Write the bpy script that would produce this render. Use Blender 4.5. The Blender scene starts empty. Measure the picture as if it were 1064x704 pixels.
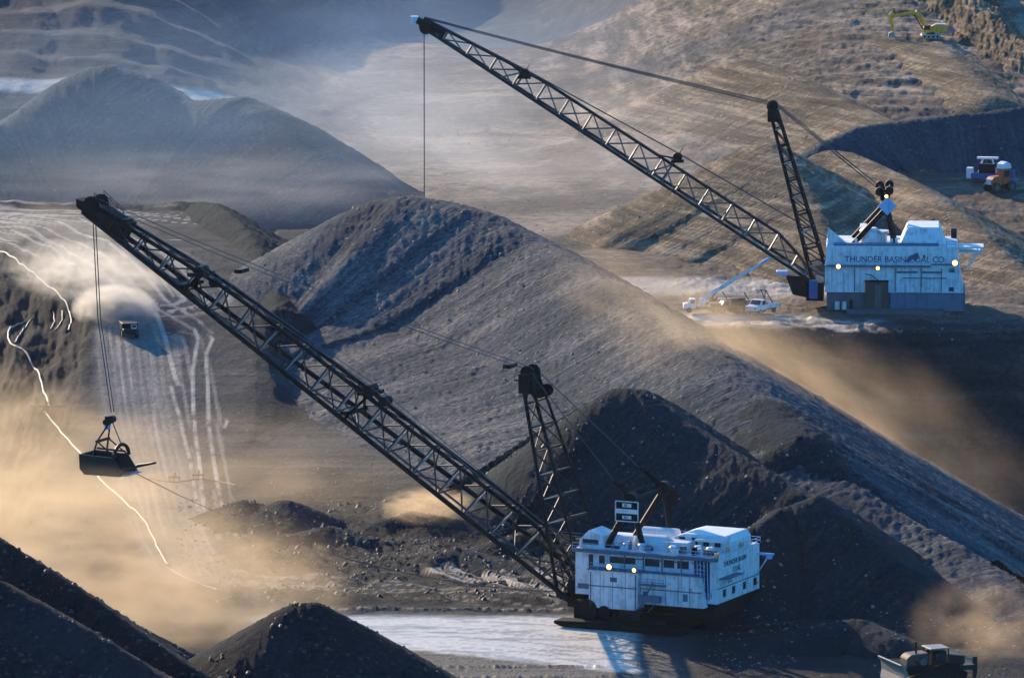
import bpy, bmesh, math, random
import numpy as np
from mathutils import Vector, Matrix
R = math.radians
random.seed(7)
S = bpy.context.scene
COL = S.collection

# ------------------------------------------------------------------ camera
F = 8180.0            # focal length in photo pixels (photo 1064 x 704)
CX, CY = 532.0, 352.0
PITCH = R(7.92)
CAMZ = 240.0
cam = bpy.data.cameras.new('camera'); camo = bpy.data.objects.new('camera', cam); COL.objects.link(camo)
cam.sensor_width = 36; cam.lens = F / 1064 * 36
cam.clip_start = 5; cam.clip_end = 40000
camo.location = (0, 0, CAMZ); camo.rotation_euler = (math.pi / 2 - PITCH, 0, 0)
S.camera = camo

# ------------------------------------------------------------------ light
SUN_AZ = R(28)        # to the left of straight ahead
SUN_EL = R(17)
W = bpy.data.worlds.new('World'); S.world = W; W.use_nodes = True
nt = W.node_tree; nt.nodes.clear()
sky = nt.nodes.new('ShaderNodeTexSky'); sky.sky_type = 'NISHITA'; sky.sun_disc = False
sky.sun_elevation = SUN_EL; sky.sun_rotation = -SUN_AZ
sky.dust_density = 0.6; sky.ozone_density = 3.0; sky.air_density = 1.0
bg = nt.nodes.new('ShaderNodeBackground'); bg.inputs[1].default_value = 0.135
wo = nt.nodes.new('ShaderNodeOutputWorld')
tint = nt.nodes.new('ShaderNodeMix'); tint.data_type = 'RGBA'; tint.blend_type = 'MULTIPLY'; tint.inputs[0].default_value = 1.0
tint.inputs[7].default_value = (0.28, 0.84, 1.30, 1)      # added tint on the sky light, turns the shadows blue
nt.links.new(sky.outputs[0], tint.inputs[6]); nt.links.new(tint.outputs[2], bg.inputs[0]); nt.links.new(bg.outputs[0], wo.inputs[0])
sl = bpy.data.lights.new('sun', 'SUN'); sl.energy = 5.0; sl.angle = R(0.5); sl.color = (1.0, 0.76, 0.49)
slo = bpy.data.objects.new('sun', sl); COL.objects.link(slo)
tosun = Vector((-math.sin(SUN_AZ) * math.cos(SUN_EL), math.cos(SUN_AZ) * math.cos(SUN_EL), math.sin(SUN_EL)))
slo.rotation_euler = (-tosun).to_track_quat('-Z', 'Y').to_euler()
S.view_settings.view_transform = 'Standard'; S.view_settings.look = 'None'
S.view_settings.exposure = 0.85; S.view_settings.gamma = 1.0
S.cycles.volume_bounces = 0; S.cycles.max_bounces = 5; S.cycles.diffuse_bounces = 2
S.cycles.glossy_bounces = 2; S.cycles.transmission_bounces = 2; S.cycles.transparent_max_bounces = 16
S.cycles.volume_max_steps = 64; S.cycles.volume_step_rate = 1.0
S.cycles.use_denoising = True

# ------------------------------------------------------------------ pixel helpers (photo pixel -> ray)
cp, sp = math.cos(PITCH), math.sin(PITCH)
def ray(px, py):
    u = (px - CX) / F; v = (CY - py) / F
    return np.array([u, cp + v * sp, -sp + v * cp])
def at(px, py, Y):
    d = ray(px, py); t = Y / d[1]
    return (d[0] * t, Y, CAMZ + d[2] * t)
def flat(px, py, z=0.0):
    d = ray(px, py); t = (z - CAMZ) / d[2]
    return (d[0] * t, d[1] * t, z)

# ------------------------------------------------------------------ noise
rng = np.random.RandomState(11)
LAT = rng.rand(256, 256)
def vnoise(x, y):
    xi = np.floor(x).astype(np.int64); yi = np.floor(y).astype(np.int64)
    fx = x - xi; fy = y - yi
    fx = fx * fx * fx * (fx * (fx * 6 - 15) + 10); fy = fy * fy * fy * (fy * (fy * 6 - 15) + 10)
    a = LAT[xi & 255, yi & 255]; b = LAT[(xi + 1) & 255, yi & 255]
    c = LAT[xi & 255, (yi + 1) & 255]; d = LAT[(xi + 1) & 255, (yi + 1) & 255]
    return (a * (1 - fx) + b * fx) * (1 - fy) + (c * (1 - fx) + d * fx) * fy
def fbm(x, y, octv=4, gain=0.5):
    s = 0; a = 1; n = 0
    c, q = math.cos(0.6), math.sin(0.6)
    for i in range(octv):
        s = s + a * (vnoise(x + 37.3 * i, y + 91.7 * i) * 2 - 1); n += a; a *= gain
        x, y = (x * c - y * q) * 2.03, (x * q + y * c) * 2.03
    return s / n
def sst(a, b, x):
    t = np.clip((x - a) / (b - a), 0, 1); return t * t * (3 - 2 * t)
def polydist(X, Y, pts):
    """nearest distance to a polyline, arc length, z there, signed side"""
    best = np.full(X.shape, 1e9); arc = np.zeros(X.shape); zz = np.zeros(X.shape); sd = np.zeros(X.shape); L = 0
    for a, b in zip(pts[:-1], pts[1:]):
        ax, ay = a[0], a[1]; dx, dy = b[0] - ax, b[1] - ay; l2 = dx * dx + dy * dy; l = math.sqrt(l2)
        t = np.clip(((X - ax) * dx + (Y - ay) * dy) / l2, 0, 1)
        d = np.hypot(X - ax - t * dx, Y - ay - t * dy)
        m = d < best
        best = np.where(m, d, best); arc = np.where(m, L + t * l, arc)
        if len(a) > 2: zz = np.where(m, a[2] + t * (b[2] - a[2]), zz)
        sd = np.where(m, np.sign(dx * (Y - ay) - dy * (X - ax)), sd)
        L += l
    return best, arc, zz, sd

# ------------------------------------------------------------------ terrain functions
MAINPX = [(402, 207, 1728), (425, 203, 1725), (455, 208, 1720), (500, 220, 1710), (560, 251, 1690), (620, 288, 1650), (700, 337, 1590),
          (765, 388, 1535), (835, 455, 1485), (900, 517, 1462), (960, 573, 1444), (1020, 636, 1426), (1070, 700, 1410), (1130, 790, 1390)]
MAIN = [at(*p) for p in MAINPX]
def ground_z(X, Y):
    X = np.asarray(X, float); Y = np.asarray(Y, float)
    z = np.zeros(np.broadcast(X, Y).shape)
    # raised haul-road bench on the left
    ramp = 15.0 * sst(1560, 1760, Y)
    edge = -57 - np.clip(Y - 1760, -300, 0) * 0.02 - np.clip(Y - 1760, 0, 400) * 0.13 + 2.5 * fbm(Y / 22, X * 0 + 3.3, 3)
    side = np.clip((edge - X) * (0.22 + 0.4 * sst(1690, 1760, Y)) + ramp, 0, None)
    zb = np.minimum(ramp, side)
    zb = zb + 1.7 * np.exp(-((Y - 1842 - 4 * fbm(X / 15, X * 0, 3)) / 5.0) ** 2) * sst(edge + 1, edge - 4, X) * (0.7 + 0.6 * fbm(X / 7, X * 0 + 8, 3))
    back = np.clip(ramp - (Y - 1848) * 0.6, -14, None)
    zb = np.where(Y > 1848, np.minimum(zb, np.maximum(back, -14)), zb)
    zb = np.where((Y > 1848), zb * sst(2150, 2000, Y) , zb)
    z = z + zb * sst(-44, -52, X + (Y - 1650) * 0.05)
    # low dark workings left of the haul road
    z = z + 3.0 * fbm(X / 26 + 5, Y / 60, 4) * sst(-78, -100, X) * sst(1420, 1560, Y) * sst(1850, 1760, Y)
    # pit to the right behind the long ridge
    d, arc, zz, sd = polydist(X, Y, MAIN)
    dr = np.where(sd > 0, d, 0.0)
    dr = np.where((Y > 1500) & (sd > 0), np.clip((X - 2) , 0, None), dr)
    db = 1738 + 6 * fbm(X / 25, X * 0 + 1, 3) - Y
    pit = np.minimum(np.minimum(52.0, 0.62 * dr), np.clip(0.62 * db, 0, None) * (1 + 0.10 * fbm(X / 9, Y / 40, 3)))
    pit = np.where(sd > 0, pit, 0)
    z = z - pit
    z = z - np.minimum(26, 0.55 * np.clip(Y - 1366 - 3 * fbm(X / 9, Y / 9, 3), 0, None)) * sst(60, 74, X) * (sd <= 0) * sst(1500, 1470, Y)
    # hillside right behind
    rs = sst(0, 115, X)
    z = z + 0.085 * np.clip(Y - 1930, 0, 600) * rs
    z = z + 0.10 * np.clip(Y - 2010, 0, 600) * sst(-45, -120, X)
    # crest, beyond it the land falls away
    Yc = 2372 + 1.6 * np.clip(X - 10, 0, None) + 3.5 * np.clip(-38 - X, 0, None) + 10 * fbm(X / 30, X * 0 + 6, 3)
    drop = np.clip((Y - Yc) * 0.35, 0, 75) * np.clip(1 - (Y - 4000) / 9000, 0.5, 1)
    z = z - drop
    z = z + 18 * fbm(X / 260, Y / 300, 4) * sst(2500, 3000, Y)
    # rolling relief
    z = z + 1.8 * fbm(X / 70, Y / 110, 3) * sst(1880, 2020, Y)
    # terraces on the far right hillside and the far left
    tr = sst(40, 80, X) * sst(1960, 2010, Y) * sst(2400, 2260, Y)
    ph = (Y + X * 0.35 + 7 * fbm(X / 90, Y / 160, 3)) / 13.0
    z = z + tr * 0.8 * (np.abs((ph % 1) - 0.5) * 2 - 0.5)
    tl = sst(-70, -95, X) * sst(2130, 2180, Y) * sst(2520, 2450, Y)
    z = z + tl * 2.2 * (np.abs((((Y + 9 * fbm(X / 40, Y / 70, 3)) / 31.0) % 1) - 0.5) * 2 - 0.5)
    z = z + 5 * np.abs(fbm(X / 38 + 4, Y / 120, 4)) * sst(-20, -60, X) * sst(2000, 2100, Y)
    # undulation and rubble
    rough = 0.22 + 0.5 * sst(-62, -30, X) * sst(1400, 1425, Y) * sst(1530, 1480, Y) + 0.05 * sst(1780, 2100, Y)
    rough = rough + 0.5 * sst(1330, 1345, Y) * sst(34, 46, X)
    padm = pad_mask(X, Y)
    rough = rough * (1 - 0.93 * padm)
    z = z + rough * (1.3 * fbm(X / 7.5, Y / 9, 4) + 0.7 * np.abs(fbm(X / 2.6, Y / 3.2, 3)))
    # furrows left by the dragline bucket and dozers on the pit floor, and churned lumps on the left bench
    fl = sst(-58, -48, X) * sst(16, 8, X) * sst(1380, 1386, Y) * sst(1500, 1475, Y)
    u = X * 0.93 + (Y - 1400) * 0.36; v = (Y - 1400) * 0.93 - X * 0.36
    z = z + fl * (1.1 * fbm(u / 2.4, v / 26, 3) + 1.3 * np.clip(fbm(X / 13 + 9, Y / 22, 3), -.1, 1))
    lb = sst(-87, -93, X) * sst(1430, 1470, Y) * sst(1800, 1740, Y)
    z = z + lb * (1.6 * np.abs(fbm(X / 6, Y / 26, 4)) + 1.2 * fbm(X / 3.5 + 3, Y / 40, 3))
    # machine pad edges: two windrows of track-churned spoil
    for (yy, w, hh) in WINDROWS:
        f = np.exp(-((Y - yy - 0.02 * X + 0.6 * fbm(X / 9, X * 0 + yy, 2)) / w) ** 2)
        z = z + hh * f * (0.65 + 0.9 * fbm(X / 0.9, X * 0 + yy, 3)) * sst(-40, -34, X) * sst(22, 12, X)
    return z
P0 = flat(365, 648); P1 = flat(640, 690)
def pad_mask(X, Y):
    return sst(-50, -40, X) * sst(34, 24, X) * sst(1298, 1306, Y) * sst(1374, 1368, Y)
WINDROWS = [(1377, 1.0, 0.5), (1320, 1.0, 0.35), (1311, 1.0, 0.3), (1302, 1.0, 0.3)]
def gpt(px, py):
    """photo pixel -> point where its ray meets the ground sheet"""
    d = ray(px, py)
    Ys = np.arange(1150, 3600, 2.0); t = Ys / d[1]
    zz = CAMZ + d[2] * t - ground_z(d[0] * t, Ys)
    i = int(np.argmax(zz < 0)); 
    if i == 0: i = len(Ys) - 1
    a = zz[i - 1]; b = zz[i]; y = Ys[i - 1] + 2.0 * a / (a - b + 1e-9); t = y / d[1]
    return (d[0] * t, y, CAMZ + d[2] * t)
def ridge_fn(pts, k=0.62, kr=None, crest=2.0, amp=1.0, gul=0.13, seed=0.0, apron=None, roll=0.9):
    kr = kr or k
    def f(X, Y):
        d, arc, zz, sd = polydist(X, Y, pts)
        wob = fbm(arc / 14 + seed, d / 60 + seed, 3)
        kk = np.where(sd > 0, kr, k) if kr != k else k
        dd = np.sqrt(d * d + crest * crest) - crest
        z = zz - kk * dd * (1 + gul * wob)
        if apron is not None: z = np.where((z < apron) & (sd <= 0), apron - (apron - z) * (0.45 + 0.1 * fbm(X / 30, Y / 30, 2)), z)
        z = z + amp * (roll * fbm(X / 20 + seed, Y / 24, 4) + 0.26 * fbm(arc / 1.5 + seed, d / 30, 4) * sst(0, 8, d) + 0.62 * np.abs(fbm(X / 1.7, Y / 2.6 + seed, 3)))
        return z, arc, d
    return f

# ------------------------------------------------------------------ node materials
def mat(name):
    m = bpy.data.materials.new(name); m.use_nodes = True
    n = m.node_tree; b = n.nodes['Principled BSDF']; return m, n, b
def nn(n, t, **kw):
    o = n.nodes.new(t)
    for k, v in kw.items(): setattr(o, k, v)
    return o
def noise(n, vec, scale, detail=5, rough=0.55, sx=None):
    t = nn(n, 'ShaderNodeTexNoise'); t.inputs['Scale'].default_value = scale
    t.inputs['Detail'].default_value = detail; t.inputs['Roughness'].default_value = rough
    if sx:
        mp = nn(n, 'ShaderNodeMapping'); mp.inputs['Scale'].default_value = sx
        n.links.new(vec, mp.inputs['Vector']); vec = mp.outputs[0]
    n.links.new(vec, t.inputs['Vector']); return t.outputs['Fac']
def ramp(n, fac, stops):
    r = nn(n, 'ShaderNodeValToRGB'); e = r.color_ramp.elements
    while len(e) > 1: e.remove(e[0])
    e[0].position = stops[0][0]; e[0].color = (*stops[0][1], 1)
    for p, c in stops[1:]:
        q = e.new(p); q.color = (*c, 1)
    n.links.new(fac, r.inputs[0]); return r.outputs[0]
def mixc(n, fac, a, b, mode='MIX'):
    m = nn(n, 'ShaderNodeMix', data_type='RGBA', blend_type=mode)
    if isinstance(fac, float): m.inputs[0].default_value = fac
    else: n.links.new(fac, m.inputs[0])
    for i, v in ((6, a), (7, b)):
        if isinstance(v, tuple): m.inputs[i].default_value = (*v, 1)
        else: n.links.new(v, m.inputs[i])
    return m.outputs[2]
def mathn(n, op, a, b=None, clamp=False):
    m = nn(n, 'ShaderNodeMath', operation=op, use_clamp=clamp)
    for i, v in ((0, a), (1, b)):
        if v is None: continue
        if isinstance(v, (int, float)): m.inputs[i].default_value = v
        else: n.links.new(v, m.inputs[i])
    return m.outputs[0]
def attr(n, name):
    a = nn(n, 'ShaderNodeAttribute', attribute_name=name); return a.outputs['Fac']
def bump(n, b, h, strength, dist):
    bp = nn(n, 'ShaderNodeBump'); bp.inputs['Strength'].default_value = strength; bp.inputs['Distance'].default_value = dist
    n.links.new(h, bp.inputs['Height']); n.links.new(bp.outputs[0], b.inputs['Normal'])

def spoil_mat(name, dark, mid, light, coal=0.0, streak=1.0, rough=0.85, spec=0.3, layered=False):
    m, n, b = mat(name)
    pos = nn(n, 'ShaderNodeNewGeometry').outputs['Position']
    uv = nn(n, 'ShaderNodeUVMap').outputs[0]
    st = noise(n, uv, 1.0, 5, 0.6, (1.15, 0.04, 1.0))           # streaks down the slope
    st2 = noise(n, uv, 1.0, 4, 0.6, (0.09, 0.02, 1.0))
    big = noise(n, pos, 0.035, 5, 0.55)
    fine = noise(n, pos, 0.9, 6, 0.7)
    f = mathn(n, 'MULTIPLY', st, 0.30 * streak)
    f = mathn(n, 'ADD', f, mathn(n, 'MULTIPLY', st2, 0.25 * streak))
    f = mathn(n, 'ADD', f, mathn(n, 'MULTIPLY', big, 0.35 + 0.3 * (1 - streak)))
    f = mathn(n, 'ADD', f, mathn(n, 'MULTIPLY', fine, 0.42 + 0.12 * (1 - streak) * 0))
    f = mathn(n, 'DIVIDE', f, 1.32 - 0.37 * (1 - streak))
    if layered:
        strata = noise(n, pos, 1.0, 6, 0.65, (0.012, 0.03, 0.9))
        f = mathn(n, 'ADD', mathn(n, 'MULTIPLY', f, 0.62), mathn(n, 'MULTIPLY', strata, 0.38))
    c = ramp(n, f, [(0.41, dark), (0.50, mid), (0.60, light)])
    # scattered pale stones
    vo = nn(n, 'ShaderNodeTexVoronoi'); vo.inputs['Scale'].default_value = 0.55
    n.links.new(pos, vo.inputs['Vector'])
    stn = mathn(n, 'LESS_THAN', vo.outputs['Distance'], 0.22)
    sel = mathn(n, 'GREATER_THAN', noise(n, pos, 0.21, 3), 0.56)
    c = mixc(n, mathn(n, 'MULTIPLY', mathn(n, 'MULTIPLY', stn, sel), 0.30), c, tuple(min(1, q * 1.9 + 0.02) for q in light))
    n.links.new(c, b.inputs['Base Color'])
    b.inputs['Roughness'].default_value = 0.95; b.inputs['Specular IOR Level'].default_value = 0.06
    h = mathn(n, 'ADD', mathn(n, 'MULTIPLY', fine, 0.7), mathn(n, 'MULTIPLY', st, 0.9))
    bump(n, b, h, 0.9, 1.1)
    return m

M = {}
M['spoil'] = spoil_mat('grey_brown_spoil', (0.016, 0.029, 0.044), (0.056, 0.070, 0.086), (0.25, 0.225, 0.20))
M['spoil_dark'] = spoil_mat('shade_dark_spoil', (0.004, 0.013, 0.019), (0.010, 0.024, 0.034), (0.028, 0.042, 0.050))  # blue-black tone has the shade of the dark heaps painted in
M['spoil_tan'] = spoil_mat('tan_overburden', (0.050, 0.042, 0.034), (0.15, 0.117, 0.080), (0.50, 0.37, 0.24), layered=True)
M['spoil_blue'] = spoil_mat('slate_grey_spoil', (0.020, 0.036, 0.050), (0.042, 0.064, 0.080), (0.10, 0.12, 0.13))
M['coal'] = spoil_mat('raw_coal', (0.002, 0.004, 0.008), (0.005, 0.010, 0.017), (0.016, 0.026, 0.038), streak=0.5, rough=0.65, spec=0.25)
M['coal_far'] = M['coal']

def ground_mat():
    m, n, b = mat('mine_ground')
    pos = nn(n, 'ShaderNodeNewGeometry').outputs['Position']
    big = noise(n, pos, 0.02, 5, 0.6); fine = noise(n, pos, 0.7, 6, 0.72)
    band = noise(n, pos, 1.0, 5, 0.6, (0.012, 0.16, 0.3))
    f = mathn(n, 'ADD', mathn(n, 'MULTIPLY', big, 0.35), mathn(n, 'MULTIPLY', fine, 0.32))
    f = mathn(n, 'ADD', f, mathn(n, 'MULTIPLY', band, 0.33))
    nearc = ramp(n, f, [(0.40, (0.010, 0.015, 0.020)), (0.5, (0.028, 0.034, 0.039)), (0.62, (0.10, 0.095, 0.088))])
    strata = noise(n, pos, 1.0, 6, 0.65, (0.010, 0.022, 0.75))
    clods = noise(n, pos, 0.33, 6, 0.75)
    f2 = mathn(n, 'ADD', mathn(n, 'MULTIPLY', strata, 0.5), mathn(n, 'ADD', mathn(n, 'MULTIPLY', clods, 0.3), mathn(n, 'MULTIPLY', big, 0.2)))
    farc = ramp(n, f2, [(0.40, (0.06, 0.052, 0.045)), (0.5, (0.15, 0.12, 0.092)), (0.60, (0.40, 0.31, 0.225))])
    roadc = ramp(n, f, [(0.40, (0.030, 0.036, 0.044)), (0.5, (0.060, 0.065, 0.072)), (0.62, (0.13, 0.13, 0.13))])
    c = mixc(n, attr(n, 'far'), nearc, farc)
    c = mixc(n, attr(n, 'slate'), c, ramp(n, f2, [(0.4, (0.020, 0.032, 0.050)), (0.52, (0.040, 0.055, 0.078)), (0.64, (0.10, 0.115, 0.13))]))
    c = mixc(n, attr(n, 'road'), c, roadc)
    c = mixc(n, attr(n, 'coalm'), c, ramp(n, f, [(0.4, (0.006, 0.008, 0.011)), (0.55, (0.018, 0.021, 0.026)), (0.7, (0.05, 0.05, 0.05))]))
    c = mixc(n, attr(n, 'pale'), c, ramp(n, fine, [(0.35, (0.56, 0.49, 0.40)), (0.65, (0.82, 0.74, 0.62))]))
    n.links.new(c, b.inputs['Base Color'])
    r = mathn(n, 'SUBTRACT', 0.88, mathn(n, 'MULTIPLY', attr(n, 'gloss'), 0.34))
    n.links.new(r, b.inputs['Roughness']); n.links.new(mathn(n, 'ADD', 0.06, mathn(n, 'MULTIPLY', attr(n, 'gloss'), 0.5)), b.inputs['Specular IOR Level'])
    h = mathn(n, 'ADD', mathn(n, 'MULTIPLY', fine, 1.0), mathn(n, 'MULTIPLY', band, 0.8))
    h = mathn(n, 'MULTIPLY', h, mathn(n, 'SUBTRACT', 1.0, mathn(n, 'MULTIPLY', attr(n, 'gloss'), 0.85)))
    bump(n, b, h, 0.9, 0.9)
    return m
M['ground'] = ground_mat()

def paint(name, col, rough=0.45, metal=0.0, grime=0.25, scale=0.5, rust=None, spec=0.5):
    m, n, b = mat(name)
    pos = nn(n, 'ShaderNodeTexCoord').outputs['Object']
    a = noise(n, pos, scale, 5, 0.65); v = noise(n, pos, 1.0, 4, 0.6, (1.6, 1.6, 0.12))
    f = mathn(n, 'MULTIPLY', mathn(n, 'ADD', a, v), 0.5)
    g = tuple(q * (1 - grime) * 0.8 for q in col)
    c = ramp(n, f, [(0.40, tuple(q * (1 - grime) for q in col)), (0.52, col), (0.62, tuple(min(1, q * 1.06) for q in col))])
    if rust: 
        rm = ramp(n, noise(n, pos, 0.7, 6, 0.7), [(0.58, (0, 0, 0)), (0.70, (1, 1, 1))])
        c = mixc(n, rm, c, rust)
    n.links.new(c, b.inputs['Base Color'])
    b.inputs['Roughness'].default_value = rough; b.inputs['Metallic'].default_value = metal
    b.inputs['Specular IOR Level'].default_value = spec
    return m
M['white'] = paint('white_plate', (0.74, 0.74, 0.74), 0.5, grime=0.36, rust=(0.34, 0.28, 0.23))
M['white2'] = paint('white_roof_plate', (0.74, 0.74, 0.74), 0.55, grime=0.12)
M['blue_deck'] = paint('blue_grey_deck', (0.10, 0.15, 0.22), 0.6)
M['black'] = paint('black_steel', (0.004, 0.005, 0.007), 0.6, grime=0.3, spec=0.15)
M['steel'] = paint('dark_boom_steel', (0.016, 0.019, 0.022), 0.55, grime=0.3, spec=0.2)
M['grey_steel'] = paint('grey_boom_steel', (0.085, 0.09, 0.085), 0.5, grime=0.3)
M['pale_steel'] = paint('pale_strut_steel', (0.34, 0.32, 0.28), 0.4, grime=0.3)
M['mid_steel'] = paint('sunlit_strut_steel', (0.15, 0.145, 0.13), 0.6, grime=0.3)  # lighter tone stands in for sun on the far tie struts
M['rope'] = paint('wire_rope', (0.045, 0.045, 0.05), 0.5)
M['rope_pale'] = paint('pale_wire_rope', (0.12, 0.12, 0.12), 0.45)
M['dark'] = paint('dark_opening', (0.012, 0.018, 0.028), 0.4)
M['base_grey'] = paint('dusty_base_steel', (0.11, 0.11, 0.115), 0.7)
M['brown'] = paint('rusty_brown', (0.09, 0.055, 0.04), 0.7)
M['yellow'] = paint('machine_yellow', (0.95, 0.40, 0.02), 0.45, grime=0.3)
M['orange'] = paint('machine_orange', (0.55, 0.11, 0.03), 0.45, grime=0.3)
M['blue'] = paint('bright_blue', (0.02, 0.11, 0.32), 0.45)
M['ltblue'] = paint('pale_blue', (0.35, 0.5, 0.75), 0.5)
M['tyre'] = paint('dusty_tyre', (0.05, 0.048, 0.045), 0.85)
M['glass'] = paint('dark_glass', (0.02, 0.03, 0.04), 0.15)
M['ink'] = paint('navy_lettering', (0.07, 0.10, 0.17), 0.5, grime=0.1)
M['cable'] = paint('dusty_cable', (0.30, 0.26, 0.21), 0.6)
M['rocks'] = paint('spoil_rock', (0.20, 0.185, 0.165), 0.8, grime=0.5, scale=0.08)
M['rocks_dark'] = paint('dark_rock', (0.018, 0.022, 0.028), 0.7, grime=0.5, scale=0.08)
def lampmat():
    m, n, b = mat('lit_lamp')
    b.inputs['Base Color'].default_value = (1, .8, .4, 1)
    b.inputs['Emission Color'].default_value = (1.0, 0.50, 0.10, 1); b.inputs['Emission Strength'].default_value = 3.0
    return m
M['lamp'] = lampmat()

# ------------------------------------------------------------------ mesh helpers
def tag(o, label=None, cat=None, group=None, kind=None):
    if label: o['label'] = label
    if cat: o['category'] = cat
    if group: o['group'] = group
    if kind: o['kind'] = kind
    return o
def empty(name, loc=(0, 0, 0), rz=0.0, parent=None):
    o = bpy.data.objects.new(name, None); COL.objects.link(o); o.location = loc; o.rotation_euler = (0, 0, rz)
    if parent: o.parent = parent
    return o
def grid_mesh(name, Xg, Yg, Zg, m, keep=None, attrs=None, uv=None):
    ny, nx = Xg.shape
    co = np.stack([Xg, Yg, Zg], -1).reshape(-1, 3).astype(np.float32)
    i = np.arange(ny * nx).reshape(ny, nx)
    q = np.stack([i[:-1, :-1], i[:-1, 1:], i[1:, 1:], i[1:, :-1]], -1).reshape(-1, 4)
    if keep is not None:
        k = (keep[:-1, :-1] | keep[:-1, 1:] | keep[1:, 1:] | keep[1:, :-1]).reshape(-1)
        q = q[k]
    used = np.unique(q); rem = np.full(ny * nx, -1); rem[used] = np.arange(len(used))
    q = rem[q]; co = co[used]
    me = bpy.data.meshes.new(name)
    me.vertices.add(len(co)); me.vertices.foreach_set('co', co.ravel())
    me.loops.add(q.size); me.loops.foreach_set('vertex_index', q.ravel().astype(np.int32))
    me.polygons.add(len(q)); me.polygons.foreach_set('loop_start', (np.arange(len(q)) * 4).astype(np.int32))
    me.polygons.foreach_set('loop_total', np.full(len(q), 4, np.int32))
    me.polygons.foreach_set('use_smooth', np.ones(len(q), bool))
    me.update(calc_edges=True)
    for k, v in (attrs or {}).items():
        a = me.attributes.new(k, 'FLOAT', 'POINT'); a.data.foreach_set('value', v.reshape(-1)[used].astype(np.float32))
    if uv is not None:
        l = me.uv_layers.new(name='UVMap')
        U = np.stack(uv, -1).reshape(-1, 2)[used][q.ravel()].astype(np.float32)
        l.data.foreach_set('uv', U.ravel())
    me.materials.append(m)
    o = bpy.data.objects.new(name, me); COL.objects.link(o)
    return o
def fan(pxa, pxb, Ya, Yb, nx, ny):
    """grid whose columns spread with distance, rows closer together near the camera"""
    u = np.linspace((pxa - CX) / F, (pxb - CX) / F, nx)
    Y = np.exp(np.linspace(math.log(Ya), math.log(Yb), ny))
    return u[None, :] * Y[:, None] * 1.006, np.repeat(Y[:, None], nx, 1)
HILLS = []
def hill(name, pix, m, label, pxr, Yr, nx, ny, **kw):
    pts = [at(*p) for p in pix]
    f = ridge_fn(pts, **kw)
    X, Y = fan(pxr[0], pxr[1], Yr[0], Yr[1], nx, ny)
    Z, arc, d = f(X, Y)
    G = ground_z(X, Y)
    for g in HILLS: G = np.maximum(G, np.nan_to_num(g(X, Y)[0], nan=-99))
    keep = Z > G - 1.0
    o = grid_mesh(name, X, Y, Z, m, keep, uv=(arc, d))
    tag(o, label, kind='structure'); HILLS.append(f)
    return o, f
def surf(X, Y):
    X = np.asarray(X, float); Y = np.asarray(Y, float)
    z = ground_z(X, Y)
    for g in HILLS: z = np.maximum(z, g(X, Y)[0])
    return z

class MB:
    def __init__(s): s.v = []; s.f = []
    def add(s, vs, fs):
        o = len(s.v); s.v += [tuple(v) for v in vs]; s.f += [tuple(i + o for i in f) for f in fs]; return s
    def box(s, x0, x1, y0, y1, z0, z1, mtx=None):
        vs = [(x, y, z) for x in (x0, x1) for y in (y0, y1) for z in (z0, z1)]
        if mtx: vs = [mtx @ Vector(v) for v in vs]
        return s.add(vs, [(0, 1, 3, 2), (4, 6, 7, 5), (0, 4, 5, 1), (2, 3, 7, 6), (0, 2, 6, 4), (1, 5, 7, 3)])
    def prism(s, prof, y0, y1):
        """profile in x,z extruded along y"""
        n = len(prof)
        vs = [(x, y0, z) for x, z in prof] + [(x, y1, z) for x, z in prof]
        return s.add(vs, [tuple(range(n)), tuple(range(2 * n - 1, n - 1, -1))] + [(i, i + n, (i + 1) % n + n, (i + 1) % n) for i in range(n)])
    def tube(s, a, b, r, r2=None, n=8, sq=1.0):
        a = Vector(a); b = Vector(b); d = (b - a).normalized(); r2 = r if r2 is None else r2
        u = d.cross(Vector((0, 0, 1)))
        if u.length < 1e-3: u = Vector((1, 0, 0))
        u.normalize(); w = d.cross(u)
        vs = []
        for p, rr in ((a, r), (b, r2)):
            for i in range(n):
                t = 2 * math.pi * (i + .5) / n
                vs.append(p + u * (math.cos(t) * rr) + w * (math.sin(t) * rr * sq))
        return s.add(vs, [tuple(range(n))[::-1], tuple(range(n, 2 * n))] + [(i, (i + 1) % n, (i + 1) % n + n, i + n) for i in range(n)])
    def rail(s, pts, h=1.1, r=0.05, step=2.0):
        for a, b in zip(pts[:-1], pts[1:]):
            a = Vector(a); b = Vector(b); L = (b - a).length; n = max(1, round(L / step))
            for i in range(n + 1):
                p = a.lerp(b, i / n); s.tube(p, p + Vector((0, 0, h)), r, n=4)
            for hh in (h, h * .5):
                s.tube(a + Vector((0, 0, hh)), b + Vector((0, 0, hh)), r, n=4)
        return s
    def build(s, name, m, parent=None, smooth=False, bevel=0.0):
        me = bpy.data.meshes.new(name); me.from_pydata(s.v, [], s.f); me.materials.append(m)
        bm = bmesh.new(); bm.from_mesh(me); bmesh.ops.recalc_face_normals(bm, faces=bm.faces[:])
        if bevel:
            bmesh.ops.bevel(bm, geom=bm.edges[:], offset=bevel, segments=1, affect='EDGES', clamp_overlap=True)
        bm.to_mesh(me); bm.free()
        if smooth: me.polygons.foreach_set('use_smooth', [True] * len(me.polygons))
        me.update()
        o = bpy.data.objects.new(name, me); COL.objects.link(o)
        if parent: o.parent = parent
        return o
UNIT = {}
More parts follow.
